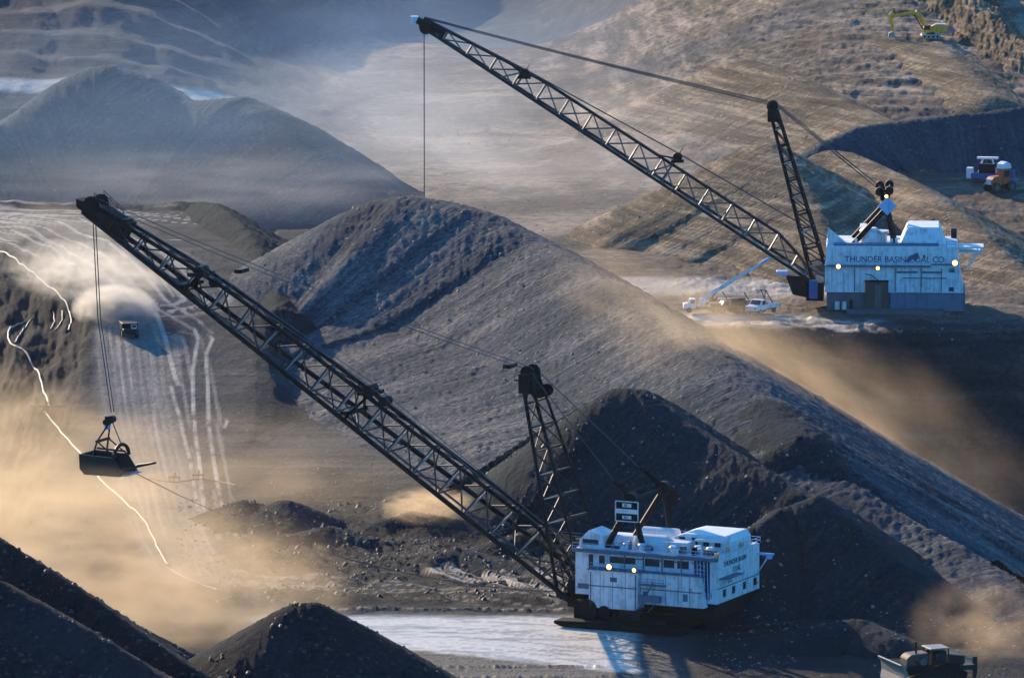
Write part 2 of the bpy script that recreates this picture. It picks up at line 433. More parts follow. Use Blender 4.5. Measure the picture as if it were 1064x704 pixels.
def member(name, a, b, r, m, parent, n=6):
    """one steel member between two points; alike members share a unit mesh"""
    key = (m.name, n)
    if key not in UNIT:
        mb = MB().tube((0, 0, 0), (0, 0, 1), 1.0, n=n)
        me = bpy.data.meshes.new('steel_member'); me.from_pydata(mb.v, [], mb.f); me.materials.append(m); UNIT[key] = me
    o = bpy.data.objects.new(name, UNIT[key]); COL.objects.link(o); o.parent = parent
    a = Vector(a); b = Vector(b); d = b - a
    q = d.to_track_quat('Z', 'Y')
    o.location = a; o.rotation_mode = 'QUATERNION'; o.rotation_quaternion = q; o.scale = (r, r, d.length)
    return o
def text(name, s, size, m, parent, loc, rot, sx=1.0):
    c = bpy.data.curves.new(name, 'FONT'); c.body = s; c.size = size; c.extrude = 0.03; c.offset = 0.012 * size; c.align_x = 'LEFT'
    c.materials.append(m)
    t = bpy.data.objects.new(name, c); COL.objects.link(t)
    dg = bpy.context.evaluated_depsgraph_get(); me = bpy.data.meshes.new_from_object(t.evaluated_get(dg))
    bpy.data.objects.remove(t); bpy.data.curves.remove(c)
    if not me.materials: me.materials.append(m)
    o = bpy.data.objects.new(name, me); COL.objects.link(o); o.parent = parent; o.location = loc; o.rotation_euler = rot; o.scale = (sx, 1, 1)
    return o

# ------------------------------------------------------------------ ground sheet
TRACKS = [  # (pixel polyline, half width m, strength)
    ([(-30, 222), (60, 230), (112, 250), (150, 284), (172, 312), (205, 332), (222, 347)], 0.7, 1.0),
    ([(-30, 228), (50, 238), (100, 262), (140, 296), (165, 322), (200, 342)], 0.6, 0.8),
    ([(-30, 236), (40, 246), (90, 270), (125, 300), (150, 322)], 0.6, 0.7),
    ([(20, 219), (80, 226), (125, 246), (158, 276), (180, 308)], 0.5, 0.7),
    ([(-20, 216), (60, 219), (120, 223), (200, 226)], 0.6, 0.4),
    ([(160, 249), (180, 249), (200, 250)], 0.5, 0.9),
    ([(160, 320), (172, 352), (182, 392), (186, 400)], 0.8, 1.0),
    ([(176, 396), (186, 430), (197, 475), (204, 520), (214, 560)], 0.6, 0.8),
    ([(200, 336), (206, 352), (200, 385), (201, 430), (207, 480), (212, 530)], 0.6, 1.0),
    ([(213, 345), (221, 352), (214, 368), (216, 400), (217, 440), (222, 480), (233, 540), (246, 556)], 0.6, 0.9),
    ([(233, 432), (236, 438), (233, 444)], 0.5, 0.9),
    ([(186, 346), (194, 362)], 0.6, 0.7),
    ([(100, 262), (125, 285), (150, 305)], 0.9, 0.6),
    ([(432, 592), (470, 600), (500, 607)], 0.9, 1.0),
]
def build_ground():
    X, Y = fan(-140, 1204, 1130, 2560, 960, 1000)
    Z = ground_z(X, Y)
    px = X / (Y * 1.006) * F + CX
    hy = np.hypot(Y, 0)
    # image row of each vertex is only used to lay materials along sight-independent polylines below
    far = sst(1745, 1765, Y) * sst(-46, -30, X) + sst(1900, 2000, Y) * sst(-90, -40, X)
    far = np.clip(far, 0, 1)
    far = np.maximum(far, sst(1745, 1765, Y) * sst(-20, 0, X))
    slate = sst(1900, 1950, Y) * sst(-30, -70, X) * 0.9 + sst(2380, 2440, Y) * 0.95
    # right hillside: shade in the trough between the benches, painted in slate
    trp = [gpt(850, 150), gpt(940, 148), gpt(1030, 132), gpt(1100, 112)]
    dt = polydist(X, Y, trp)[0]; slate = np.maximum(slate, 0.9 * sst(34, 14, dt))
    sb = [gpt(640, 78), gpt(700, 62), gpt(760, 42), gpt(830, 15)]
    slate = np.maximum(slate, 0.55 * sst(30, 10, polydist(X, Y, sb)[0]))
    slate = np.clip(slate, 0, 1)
    pale = np.zeros_like(X); gloss = np.zeros_like(X); road = np.zeros_like(X)
    road = sst(-52, -60, X) * sst(-100, -84, X + (Y - 1500) * 0.0) * sst(1400, 1450, Y) * sst(1850, 1820, Y)
    haul = [gpt(132, 340), gpt(140, 400), gpt(150, 460), gpt(170, 540), gpt(200, 600)]
    dh = polydist(X, Y, haul)[0]; road = np.maximum(road * 0.5, sst(9, 5, dh)); pale = np.maximum(pale, .20 * sst(9, 6, dh))
    up = [gpt(-40, 228), gpt(50, 236), gpt(110, 262), gpt(160, 310)]
    road = np.maximum(road, 0.95 * sst(22, 8, polydist(X, Y, up)[0]))
    upd = None
    for line, wid, amp_ in ((haul, 8.5, .28), (up, 20, .4), ([gpt(-40, 216), gpt(120, 220), gpt(215, 228)], 14, .4), ([gpt(185, 350), gpt(205, 450), gpt(225, 560)], 7, .2), ([gpt(240, 600), gpt(400, 612), gpt(560, 622)], 9, .25), ([gpt(500, 590), gpt(560, 602), gpt(596, 615)], 10, .5)):
        d, arc, _, sd_ = polydist(X, Y, line)
        k = amp_ * sst(.05, .45, fbm(d * sd_ / 1.1 + wid, arc / 45, 3)) * sst(wid, wid * .7, d)
        pale = np.maximum(pale, k); gloss = np.maximum(gloss, k * .6); Z = Z + .12 * k
    for pl, w, s in TRACKS:
        w *= 1.0
        d, arc, _, _ = polydist(X, Y, [gpt(*p) for p in pl])
        w *= 0.62; k = 0.85 * s * sst(w * 1.5, w * 0.7, d) * np.clip(0.62 + 0.9 * fbm(arc / 9, d * 0 + w, 3), 0.0, 1)
        pale = np.maximum(pale, k * .68); Z = Z + 0.12 * k
        gloss = np.maximum(gloss, 0.3 * k)
    # ruts on the haul road
    Z = Z + 0.05 * sst(9, 5, dh) * np.sin(dh * 4.1)
    pm = pad_mask(X, Y)
    strip = sst(1327, 1331, Y + (X + 4) * 0.62 + 3.0 * fbm(X / 9, X * 0 + 2, 4)) * sst(1373, 1369, Y + 2 * fbm(X / 7, X * 0, 3)) * sst(23, 19, X + fbm(Y / 4, X * 0, 2))  # packed pale ground with sun glare painted in, ended at the machine's shadow
    pale = np.maximum(pale, 0.85 * pm * strip); gloss = np.maximum(gloss, pm * (0.45 + 0.55 * strip))
    Z = Z + 0.10 * pm * (1 - strip) * np.sin(Y * 2.1 + fbm(X / 8, Y / 8, 2))
    for a, b, wd in (((-30, 88), (60, 88), 9), ((150, 94), (240, 104), 8)):
        d = polydist(X, Y, [gpt(*a), gpt(*b)])[0]; pale = np.maximum(pale, 0.8 * sst(wd, wd * .4, d)); 
    d = polydist(X, Y, [gpt(680, 331), gpt(780, 333), gpt(880, 337)])[0]
    pale = np.maximum(pale, 0.6 * sst(12, 4, d) * sst(-.25, .25, fbm(X / 8, Y / 3, 4))); gloss = np.maximum(gloss, 0.8 * sst(14, 5, d))
    d = polydist(X, Y, [gpt(600, 300), gpt(700, 296), gpt(840, 300)])[0]
    pale = np.maximum(pale, 0.35 * sst(22, 8, d)); gloss = np.maximum(gloss, 0.5 * sst(22, 8, d))
    pale = np.maximum(pale, .55 * np.exp(-((Y - 1377 - .02 * X) / 1.0) ** 2) * np.clip(.4 + 1.4 * fbm(X / 0.8, X * 0 + 13, 3), 0, 1) * sst(-40, -34, X) * sst(22, 12, X))  # sunlit windrow crest painted pale into the ground colour
    arcs = fbm(np.hypot(X + 20, Y - 1300) / 0.9, np.arctan2(X + 20, Y - 1300) * 3, 3)
    pale = pale * (1 - 0.5 * pm * sst(.15, .4, arcs)); pale = pale * (1 - .45 * pm * sst(.1, .35, fbm(X / 9, Y / 2.0, 4)))
    coalm = sst(-56, -44, X) * sst(1376, 1382, Y) * sst(1530, 1480, Y) * 0.95 + sst(-86, -94, X) * sst(1430, 1480, Y) * sst(1800, 1740, Y) * 0.9
    coalm = np.maximum(coalm, sst(26, 34, X) * sst(1288, 1296, Y) * 0.8 * sst(1500, 1470, Y))
    coalm = np.maximum(coalm, sst(8, 14, X) * sst(1742, 1730, Y) * sst(1500, 1520, Y) * 0.45)
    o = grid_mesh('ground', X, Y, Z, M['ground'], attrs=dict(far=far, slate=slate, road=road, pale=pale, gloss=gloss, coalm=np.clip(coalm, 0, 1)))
    tag(o, kind='structure')
    # the land beyond, out to the horizon, and beside and behind the camera, coarser
    for nm, (xa, xb, ya, yb, nx, ny) in {'far_ground': (-26000, 26000, 2556, 30000, 160, 200), 'near_ground': (-3000, 3000, -1500, 1134, 60, 60),
                                         }.items():
        if nm == 'far_ground':
            u = np.sinh(np.linspace(-5.2, 5.2, nx)); u = u / u.max() * 26000
            yv = np.exp(np.linspace(math.log(2554), math.log(30000), ny))
            Xf = np.repeat(u[None, :], ny, 0); Yf = np.repeat(yv[:, None], nx, 1)
        else:
            Xf, Yf = np.meshgrid(np.linspace(xa, xb, nx), np.linspace(ya, yb, ny))
        Zf = ground_z(Xf, Yf) - (0.3 if nm == 'near_ground' else 0.5)
        if nm == 'near_ground': Zf = np.minimum(Zf, -0.3)
        A = np.zeros_like(Xf)
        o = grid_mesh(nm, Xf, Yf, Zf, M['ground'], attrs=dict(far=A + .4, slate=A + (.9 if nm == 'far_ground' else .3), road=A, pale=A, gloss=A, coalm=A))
        tag(o, kind='structure')
    for side in (-1, 1):
        e = (-142 - CX) / F * 1.006 if side < 0 else (1206 - CX) / F * 1.006
        yv = np.exp(np.linspace(math.log(1128), math.log(2560), 120))
        w = np.linspace(0, 1, 60) ** 2.2
        Xf = (e * yv[:, None]) + side * w[None, :] * 3000 ; Yf = np.repeat(yv[:, None], 60, 1)
        if side < 0: Xf = Xf[:, ::-1]
        Zf = ground_z(Xf, Yf) ; A = np.zeros_like(Xf)
        o = grid_mesh('side_ground', Xf, Yf, Zf, M['ground'], attrs=dict(far=A + .5, slate=A + .4, road=A, pale=A, gloss=A, coalm=A))
        tag(o, kind='structure')
build_ground()

# ------------------------------------------------------------------ spoil hills
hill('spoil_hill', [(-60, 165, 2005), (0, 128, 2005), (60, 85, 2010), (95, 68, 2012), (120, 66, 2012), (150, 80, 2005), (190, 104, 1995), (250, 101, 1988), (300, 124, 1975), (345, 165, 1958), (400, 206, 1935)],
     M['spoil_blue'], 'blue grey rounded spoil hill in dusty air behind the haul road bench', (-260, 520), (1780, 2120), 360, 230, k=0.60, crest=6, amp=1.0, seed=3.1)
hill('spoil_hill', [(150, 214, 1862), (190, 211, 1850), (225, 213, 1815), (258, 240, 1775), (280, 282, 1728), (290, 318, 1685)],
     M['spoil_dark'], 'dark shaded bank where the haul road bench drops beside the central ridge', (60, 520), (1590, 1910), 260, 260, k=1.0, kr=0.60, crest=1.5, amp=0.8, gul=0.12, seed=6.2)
hill('spoil_ridge', MAINPX, M['spoil'], 'large central spoil ridge running from the tall summit down to the lower right', (60, 1300), (1180, 1810), 640, 560, k=0.56, kr=0.62, crest=5, amp=1.0, gul=0.03, seed=9.2, apron=9, roll=0.45)
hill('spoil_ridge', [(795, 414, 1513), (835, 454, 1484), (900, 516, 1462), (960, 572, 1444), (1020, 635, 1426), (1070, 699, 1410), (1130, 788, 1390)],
     M['spoil_dark'], 'dark lower end of the long ridge at the edge of the right hand pit', (600, 1204), (1180, 1560), 330, 300, k=0.60, kr=0.62, crest=3.5, amp=0.9, gul=0.12, seed=11.2)  # darker ridge end laid over the first, its shade put into the colour
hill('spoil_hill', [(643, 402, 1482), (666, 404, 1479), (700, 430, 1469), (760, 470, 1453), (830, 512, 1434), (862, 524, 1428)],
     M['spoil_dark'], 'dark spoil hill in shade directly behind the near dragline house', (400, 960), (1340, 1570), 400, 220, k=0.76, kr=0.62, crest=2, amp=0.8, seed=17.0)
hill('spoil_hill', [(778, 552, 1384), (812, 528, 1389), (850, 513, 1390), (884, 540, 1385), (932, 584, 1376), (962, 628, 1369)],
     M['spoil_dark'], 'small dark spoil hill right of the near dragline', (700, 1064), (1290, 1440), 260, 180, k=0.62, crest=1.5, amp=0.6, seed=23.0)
hill('spoil_hill', [(783, 152, 1912), (800, 150, 1905), (822, 172, 1888), (846, 212, 1862), (864, 262, 1825)],
     M['spoil_tan'], 'tan streaked spoil slope behind the mast of the far dragline', (560, 1204), (1780, 2000), 360, 230, k=0.52, crest=2.5, amp=0.5, gul=0.1, roll=.4, seed=31.0)
hill('spoil_hill', [(862, 156, 1950), (880, 158, 1945), (930, 180, 1915), (975, 206, 1880), (1020, 240, 1848), (1064, 284, 1815), (1110, 330, 1780)],
     M['spoil_tan'], 'tan streaked spoil ridge behind the house of the far dragline', (700, 1204), (1760, 2010), 340, 230, k=0.56, crest=2.0, amp=0.5, gul=0.1, roll=.4, seed=33.0)
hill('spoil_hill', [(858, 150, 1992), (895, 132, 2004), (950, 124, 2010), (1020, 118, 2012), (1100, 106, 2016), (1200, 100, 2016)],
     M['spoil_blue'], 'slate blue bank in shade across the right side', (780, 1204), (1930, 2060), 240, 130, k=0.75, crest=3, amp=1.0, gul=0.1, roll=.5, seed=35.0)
hill('spoil_hill', [(775, 62, 2130), (800, 70, 2112), (835, 84, 2085), (880, 108, 2050), (930, 130, 2015)],
     M['spoil_tan'], 'tan spoil spur with terraced flank on the far hillside', (600, 1204), (1960, 2220), 300, 180, k=0.45, crest=3, amp=0.5, gul=0.1, roll=.4, seed=37.0)
hill('spoil_hill', [(915, 40, 2175), (945, 46, 2160), (975, 50, 2140), (1000, 70, 2110), (1030, 100, 2070)],
     M['spoil_tan'], 'tan mound with the yellow excavator on top', (760, 1204), (2020, 2280), 260, 180, k=0.50, crest=4, amp=0.5, gul=0.1, roll=.4, seed=39.0)
hill('rock_face', [(985, -40, 2260), (1010, 0, 2210), (1045, 30, 2160), (1080, 60, 2130), (1130, 90, 2100)],
     M['spoil_tan'], 'pale broken rock face at the top right corner', (930, 1204), (2040, 2340), 240, 180, k=0.8, crest=2, amp=3.4, gul=0.3, seed=41.0)
hill('coal_pile', [(-140, 470, 1282), (-60, 520, 1272), (0, 560, 1265), (100, 625, 1250), (190, 690, 1235), (230, 722, 1228)],
     M['coal'], 'black coal pile edge at the lower left, behind the bluish one', (-260, 420), (1135, 1330), 300, 180, k=0.62, crest=1.2, amp=0.5, seed=43.0)
hill('coal_pile', [(-140, 560, 1228), (0, 603, 1215), (80, 650, 1203), (172, 706, 1190), (240, 750, 1180)],
     M['coal'], 'bluish black coal pile in the lower left corner', (-260, 420), (1132, 1290), 300, 160, k=0.62, crest=1.2, amp=0.5, seed=47.0)
hill('coal_pile', [(309, 627, 1256), (326, 626, 1255)],
     M['coal'], 'pointed dark coal pile at the bottom, left of the near dragline', (100, 560), (1150, 1330), 330, 210, k=0.60, crest=1.0, amp=0.45, seed=53.0)
SM = [([(250, 545, 1462), (254, 520, 1475)], 'short steep clod heap on the pit floor, leftmost of three'),
      ([(272, 560, 1452), (276, 530, 1468)], 'short steep clod heap on the pit floor, middle of three'),
      ([(298, 556, 1455), (296, 520, 1472)], 'short steep clod heap on the pit floor, rightmost of three'),
      ([(395, 545, 1466), (430, 533, 1470), (475, 540, 1466)], 'low dark mound below the lit spoil face'),
      ([(440, 585, 1424), (480, 571, 1430), (530, 585, 1420), (560, 598, 1412)], 'dark mound beside the pale track under the near boom'),
      ([(290, 560, 1448), (340, 546, 1455), (380, 558, 1450)], 'low rubble mound left of the near boom'),
      ([(500, 605, 1405), (545, 600, 1408), (575, 612, 1402)], 'small dark mound near the foot of the near boom'),
      ([(520, 560, 1440), (560, 548, 1448), (600, 560, 1440)], 'dark mound behind the foot of the near boom'),
      ([(850, 652, 1340), (890, 645, 1345), (925, 660, 1336)], 'low churned mound left of the bulldozer')]
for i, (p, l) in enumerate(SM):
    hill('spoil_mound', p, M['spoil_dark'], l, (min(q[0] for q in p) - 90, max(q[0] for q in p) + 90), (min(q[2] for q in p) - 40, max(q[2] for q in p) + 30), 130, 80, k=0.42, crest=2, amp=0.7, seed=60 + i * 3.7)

# ------------------------------------------------------------------ loose rocks
def rocks(name, n, pxr, Yr, size, m, label, filt=None, seed=1):
    n = int(n * 1.5); f0 = filt
    filt = lambda X, Y, r: (f0(X, Y, r) & (pad_mask(X, Y) < .05) & (ground_z(X, Y) > -1.5))
    r = np.random.RandomState(seed)
    Y = np.exp(r.uniform(math.log(Yr[0]), math.log(Yr[1]), n)); px = r.uniform(pxr[0], pxr[1], n); X = (px - CX) / F * Y * 1.006
    if filt is not None:
        k = filt(X, Y, r); X = X[k]; Y = Y[k]
    Z = surf(X, Y); n = len(X)
    base = np.array([(1, 0, -.2), (.3, .95, -.3), (-.8, .6, -.2), (-.8, -.6, -.3), (.3, -.95, -.2), (.5, .2, .65), (-.35, .3, .7), (-.1, -.5, .55)])
    tri = np.array([(0, 1, 5), (1, 2, 6), (2, 3, 6), (3, 4, 7), (4, 0, 7), (0, 5, 7), (1, 6, 5), (3, 7, 6), (5, 6, 7)])
    s = size[0] + (size[1] * 1.5 - size[0]) * r.rand(n) ** 7
    ang = r.rand(n) * 6.28
    v = base[None] * (1 + 0.5 * (r.rand(n, 8, 3) - .5)) * (s[:, None, None] * np.stack([np.ones(n), .7 + .5 * r.rand(n), .6 + .6 * r.rand(n)], -1)[:, None, :])
    c, q = np.cos(ang)[:, None], np.sin(ang)[:, None]
    vx = v[..., 0] * c - v[..., 1] * q + X[:, None]; vy = v[..., 0] * q + v[..., 1] * c + Y[:, None]; vz = v[..., 2] - 0.15 * s[:, None] + Z[:, None]
    co = np.stack([vx, vy, vz], -1).reshape(-1, 3).astype(np.float32)
    t = (tri[None] + (np.arange(n) * 8)[:, None, None]).reshape(-1, 3)
    me = bpy.data.meshes.new(name); me.vertices.add(len(co)); me.vertices.foreach_set('co', co.ravel())
    me.loops.add(t.size); me.loops.foreach_set('vertex_index', t.ravel().astype(np.int32))
    me.polygons.add(len(t)); me.polygons.foreach_set('loop_start', (np.arange(len(t)) * 3).astype(np.int32))
    me.polygons.foreach_set('loop_total', np.full(len(t), 3, np.int32)); me.update(calc_edges=True); me.materials.append(m)
    o = bpy.data.objects.new(name, me); COL.objects.link(o); tag(o, label, kind='stuff')
    return o
def clump(sc, th):
    return lambda X, Y, r: (fbm(X / sc, Y / sc, 3) + 0.35 * r.rand(len(X))) > th
rocks('loose_rocks', 14000, (180, 1064), (1290, 1760), (0.10, 0.32), M['rocks'], 'pale stones strewn over the central spoil ridge', clump(14, 0.12), 3)
rocks('loose_rocks', 7000, (420, 1064), (1790, 2380), (0.12, 0.34), M['rocks'], 'pale stones strewn over the far hillside', clump(22, 0.22), 4)
rocks('loose_rocks', 3500, (180, 620), (1385, 1500), (0.15, 0.5), M['rocks_dark'], 'dark rubble on the pit floor left of the near dragline', clump(10, 0.05), 5)
rocks('loose_rocks', 7000, (-40, 620), (1170, 1290), (0.10, 0.40), M['rocks_dark'], 'lumps of coal on the foreground piles', clump(8, 0.05), 6)

# ------------------------------------------------------------------ draglines
def frame(px, py, theta):
    o = Vector(flat(px, py, 0.0)); th = R(theta)
    fwd = Vector((-math.cos(th), math.sin(th), 0)); left = Vector((-math.sin(th), -math.cos(th), 0))
    rz = math.atan2(fwd.y, fwd.x)
    o.z = 0.0
    def P(px, py, y=0.0):
        """photo pixel -> machine coordinates in the machine's vertical plane at lateral offset y"""
        d = Vector(ray(px, py)); c = Vector((0, 0, CAMZ)); q = o + left * y
        t = (q - c).dot(left) / d.dot(left)
        w = c + d * t - o
        return Vector((w.dot(fwd), y, w.z))
    return o, rz, P

def truss_boom(root, foot, tip, nb, wf, wt, depth, topw, mats, rc, name='boom', pale=True, sag=0.0, rs=0.16):
    """foot, tip: machine coords of the lower chord centre line"""
    chord_m, brace_m, pale_m = mats
    foot = Vector(foot); tip = Vector(tip); d = (tip - foot); L = d.length; dn = d.normalized()
    up = Vector((0, 1, 0)).cross(dn); 
    if up.z < 0: up = -up
    def nodes(t):
        w = wf + (wt - wf) * t
        dp = depth * min(1.0, t / 0.10 + 0.06) * (1.0 - 0.62 * max(0, (t - 0.72) / 0.28))
        c = foot + d * t
        tw = min(w, topw)
        return [c + Vector((0, w, 0)), c - Vector((0, w, 0)), c + up * dp + Vector((0, tw, 0)), c + up * dp - Vector((0, tw, 0))]
    # the part itself: point housing and walkway plates along the lower chords
    mb = MB()
    for i in range(nb):
        a = nodes(i / nb); b = nodes((i + 1) / nb)
        ya = a[0].y * 0.55; yb = b[0].y * 0.55
        mb.add([(a[0].x, ya, a[0].z + .1), (a[0].x, ya - .9, a[0].z + .1), (b[0].x, yb - .9, b[0].z + .1), (b[0].x, yb, b[0].z + .1),
                (a[0].x, ya, a[0].z + .0), (a[0].x, ya - .9, a[0].z + .0), (b[0].x, yb - .9, b[0].z + .0), (b[0].x, yb, b[0].z + .0)],
               [(0, 1, 2, 3), (4, 7, 6, 5), (0, 4, 5, 1), (1, 5, 6, 2), (2, 6, 7, 3), (3, 7, 4, 0)])
    boom = mb.build(name, brace_m, root)
    tag(boom)
    pts = [nodes(i / nb) for i in range(nb + 1)]
    for c in range(4):
        if topw < 0.3 and c == 3: continue
        mb = MB()
        rr = rc * (1.0 if c < 2 else 0.85)
        for i in range(nb): mb.tube(pts[i][c], pts[i + 1][c], rr, n=8)
        mb.build('chord', chord_m, boom)
    for i in range(nb + 1):
        p = pts[i]
        member('cross_strut', p[0], p[1], rs, brace_m, boom)
        if topw >= 0.3: member('cross_strut', p[2], p[3], rs, brace_m, boom)
        if i > 0:
            member('upright', p[0], p[2], rs, brace_m, boom); member('upright', p[1], p[3], rs, brace_m, boom)
        if pale and 0 < i < nb and i % 1 == 0:
            member('tie_strut', p[0], p[3], rs * 1.5, pale_m, boom)  # tie struts painted paler for the sun falling on them
        if i < nb:
            q = pts[i + 1]
            member('diagonal_brace', p[0], q[2], rs, brace_m, boom); member('diagonal_brace', q[1], p[3], rs, brace_m, boom)
            member('diagonal_brace', p[i % 2], q[1 - i % 2], rs * .8, brace_m, boom)
            member('diagonal_brace', p[2 + i % 2], q[3 - i % 2], rs * .8, brace_m, boom)
    return boom, up, dn, nodes
def sheave(root, c, r, w, m, name='sheave'):
    c = Vector(c); return MB().tube(c - Vector((0, w / 2, 0)), c + Vector((0, w / 2, 0)), r, n=16).tube(c - Vector((0, w / 2 + .1, 0)), c + Vector((0, w / 2 + .1, 0)), r * .35, n=8).build(name, m, root)
def rope(root, pts, r, m, name='rope', sag=0.0, n=10):
    mb = MB()
    for a, b in zip(pts[:-1], pts[1:]):
        a = Vector(a); b = Vector(b); prev = a
        k = n if sag else 1
        for i in range(1, k + 1):
            t = i / k; p = a.lerp(b, t) - Vector((0, 0, 4 * sag * t * (1 - t)))
            mb.tube(prev, p, r, n=5); prev = p
    return mb.build(name, m, root)
def lamp(root, p, r=0.35):
    p = Vector(p)
    h = MB().tube(p + Vector((0, -.25, 0)), p + Vector((0, .10, 0)), r * 1.1, r * 1.1, n=10).build('lamp', M['black'], root)
    MB().tube(p + Vector((0, .10, 0)), p + Vector((0, .22, 0)), r, r * .8, n=12).build('lamp_lens', M['lamp'], h)
    return h

# ================= near dragline
def near_dragline():
    o, rz, P = frame(693, 643, 25)
    o.z = float(0.1)
    root = empty('dragline', o, rz)
    tag(root, 'near dragline with black lattice boom and white house, standing on the pale pad', 'dragline', 'walking draglines')
    W_, B_, K_, D_ = M['white'], M['blue_deck'], M['black'], M['dark']
    # tub and shoes
    MB().tube((0, 0, 0), (0, 0, 2.3), 8.6, n=40).tube((0, 0, 2.3), (0, 0, 3.4), 7.2, n=40).build('tub', K_, root)
    for s in (1, -1):
        y = s * 13.2
        sh = MB().prism([(-9.5, 0.0), (13.5, 0.0), (15, 0.5), (15, 1.0), (6, 1.3), (-6, 1.3), (-11, 1.0), (-11, .5)], y - 1.9, y + 1.9).build('shoe', K_, root, bevel=.06)
        MB().prism([(-5.6, 1.5), (5.0, 1.5), (1.6, 3.2), (-1.6, 3.2)], y - 1.2, y + .8).build('shoe_leg', K_, sh)
        MB().tube((-0.4, y - 2.2, 2.9), (-0.4, y + 1.2, 2.9), .9, n=20).build('eccentric', M['steel'], sh)
    MB().box(-12.8, 12.8, -8.8, 8.8, 3.2, 5.0).build('revolving_frame', M['black'], root, bevel=.05)
    MB().box(-13.2, -6, -9.2, 9.25, 2.2, 5.0).build('stern_skirt', M['black'], root, bevel=.05)
    # main house as wall panels
    h = MB().box(-13.5, 13.5, -9.3, 9.3, 5.0, 13.0).build('house', W_, root)
    # recessed openings and window bands on the near wall above the side modules
    for (a, b, z0, z1) in ((-12.4, -9.2, 5.6, 12.6), (-8.4, -6.0, 10.7, 12.3), (-5.6, -3.4, 10.7, 12.3), (-2.8, .2, 10.7, 12.3), (1.8, 6.9, 10.9, 12.2), (9.9, 11.0, 8.8, 12.3), (7.7, 9.0, 10.5, 12.2)):
        w = MB().box(a, b, 9.25, 9.36, z0, z1).build('window', D_, h)
        f = MB()
        for q in (a, b): f.box(q - .07, q + .07, 9.28, 9.46, z0, z1)
        for q in (z0, z1): f.box(a - .07, b + .07, 9.28, 9.45, q - .07, q + .07)
        f.build('window_frame', W_, h)
    # pipes and ladder clutter in the tall recess near the stern
    cl = MB()
    for k in range(5): cl.tube((-12.1 + k * .65, 9.6, 5.4), (-12.1 + k * .65 + .2, 9.6, 12.4), .09, n=5)
    for k in range(9): cl.tube((-11.6, 9.7, 5.6 + k * .75), (-9.9, 9.7, 5.9 + k * .75), .06, n=4)
    cl.build('ladder', M['ltblue'], root)
    # two side modules on the near wall
    ma = MB().box(.25, 9.6, 9.3, 12.2, 3.3, 10.0).build('machinery_module', W_, root, bevel=.05)
    mb_ = MB()
    prof = [(-11.9, 4.4), (.2, 4.4), (.2, 9.9), (-10.9, 9.9)]
    mb_.prism(prof, 9.3, 11.0); mb = mb_.build('machinery_module', W_, root)
    for (x0, x1, y, z) in ((.25, 9.6, 12.2, 7.2), (-11.4, .2, 11.0, 7.1)):
        MB().box(x0, x1, y - .02, y + .10, z - .09, z + .09).build('belt_rail', B_, ma if y > 12 else mb)
    for x in (2.6, 5.0, 7.4): MB().box(x - .03, x + .03, 12.18, 12.25, 3.4, 9.9).build('panel_seam', B_, ma)
    for x in (-2.2, -4.6, -7.0, -9.2): MB().box(x - .03, x + .03, 10.98, 11.05, 4.5, 9.8).build('panel_seam', B_, mb)
    MB().box(4.2, 5.5, 12.19, 12.27, 8.1, 8.9).build('number_plate', M['base_grey'], ma)
    for x in (-1.2, -8.8): MB().box(x, x + .9, 10.98, 11.07, 5.4, 6.7).build('door', B_, mb)
    # decks over the modules, with rails
    d = MB().box(.0, 9.9, 9.3, 12.5, 10.0, 10.16).box(-11.4, .0, 9.3, 11.3, 9.9, 10.06).build('walkway', B_, root)
    MB().rail([(9.8, 12.4, 10.16), (0, 12.4, 10.16), (0, 11.2, 10.06), (-11.3, 11.2, 10.06)], r=.045).build('handrail', M['ltblue'], d)
    d = MB().box(-13.9, 13.9, 9.2, 10.1, 13.0, 13.16).build('roof_walkway', B_, root)
    MB().rail([(13.8, 10.0, 13.1), (-13.8, 10.0, 13.1), (-13.8, -9.4, 13.1), (4, -9.4, 13.1)], r=.045).build('handrail', M['ltblue'], d)
    MB().box(-13.9, 13.9, 9.35, 9.9, 12.55, 12.98).build('roof_fascia', B_, root)
    # ladder and platform between modules
    lad = MB(); lad.tube((.1, 12.4, 3.4), (-2.6, 12.4, 8.4), .08, n=4).tube((.1, 11.9, 3.4), (-2.6, 11.9, 8.4), .08, n=4).box(-4.8, -.1, 11.0, 12.3, 7.9, 8.0)
    lad.rail([(-4.8, 12.3, 8.0), (-.1, 12.3, 8.0)], r=.05); lad.tube((-.2, 12.4, 1.5), (-3.4, 12.4, 5.0), .07, n=4).box(-4.0, .0, 11.4, 12.4, 5.0, 6.1)
    lad.build('stair', B_, root)
    # roof plate and roof houses
    MB().box(-13.4, 13.4, -9.2, 9.2, 13.0, 13.2).build('roof', M['white2'], root)
    rb = MB().prism([(-13.0, 13.2), (-1.5, 13.2), (-2.3, 15.2), (-4.5, 15.9), (-12.2, 15.9), (-13.0, 14.9)], -7.0, 2.5).build('roof_house', M['white2'], root, bevel=.05)
    for x in (-10.8, -8.6, -6.4, -4.0): MB().box(x - .55, x + .55, 2.48, 2.62, 13.9, 15.3).build('window', D_, rb)
    MB().prism([(-12.5, 15.5), (-13.3, 16.1), (-13.1, 14.9), (-7, 14.9), (-7, 15.3)], 2.5, 3.9).build('canopy', M['white2'], rb)
    MB().box(-6.6, -2.2, 2.5, 6.5, 13.2, 14.9).build('roof_house', W_, root, bevel=.06)
    MB().tube((-2, 4.4, 13.9), (3.5, 4.4, 13.9), 1.7, n=20).build('fan_housing', M['white2'], root, smooth=False)
    MB().tube((4.6, 3.4, 13.6), (9.6, 3.4, 13.6), 1.4, n=20).build('fan_housing', M['white2'], root)
    MB().tube((-.5, -3.4, 13.9), (6, -3.4, 13.9), 1.7, n=20).build('fan_housing', M['white2'], root)
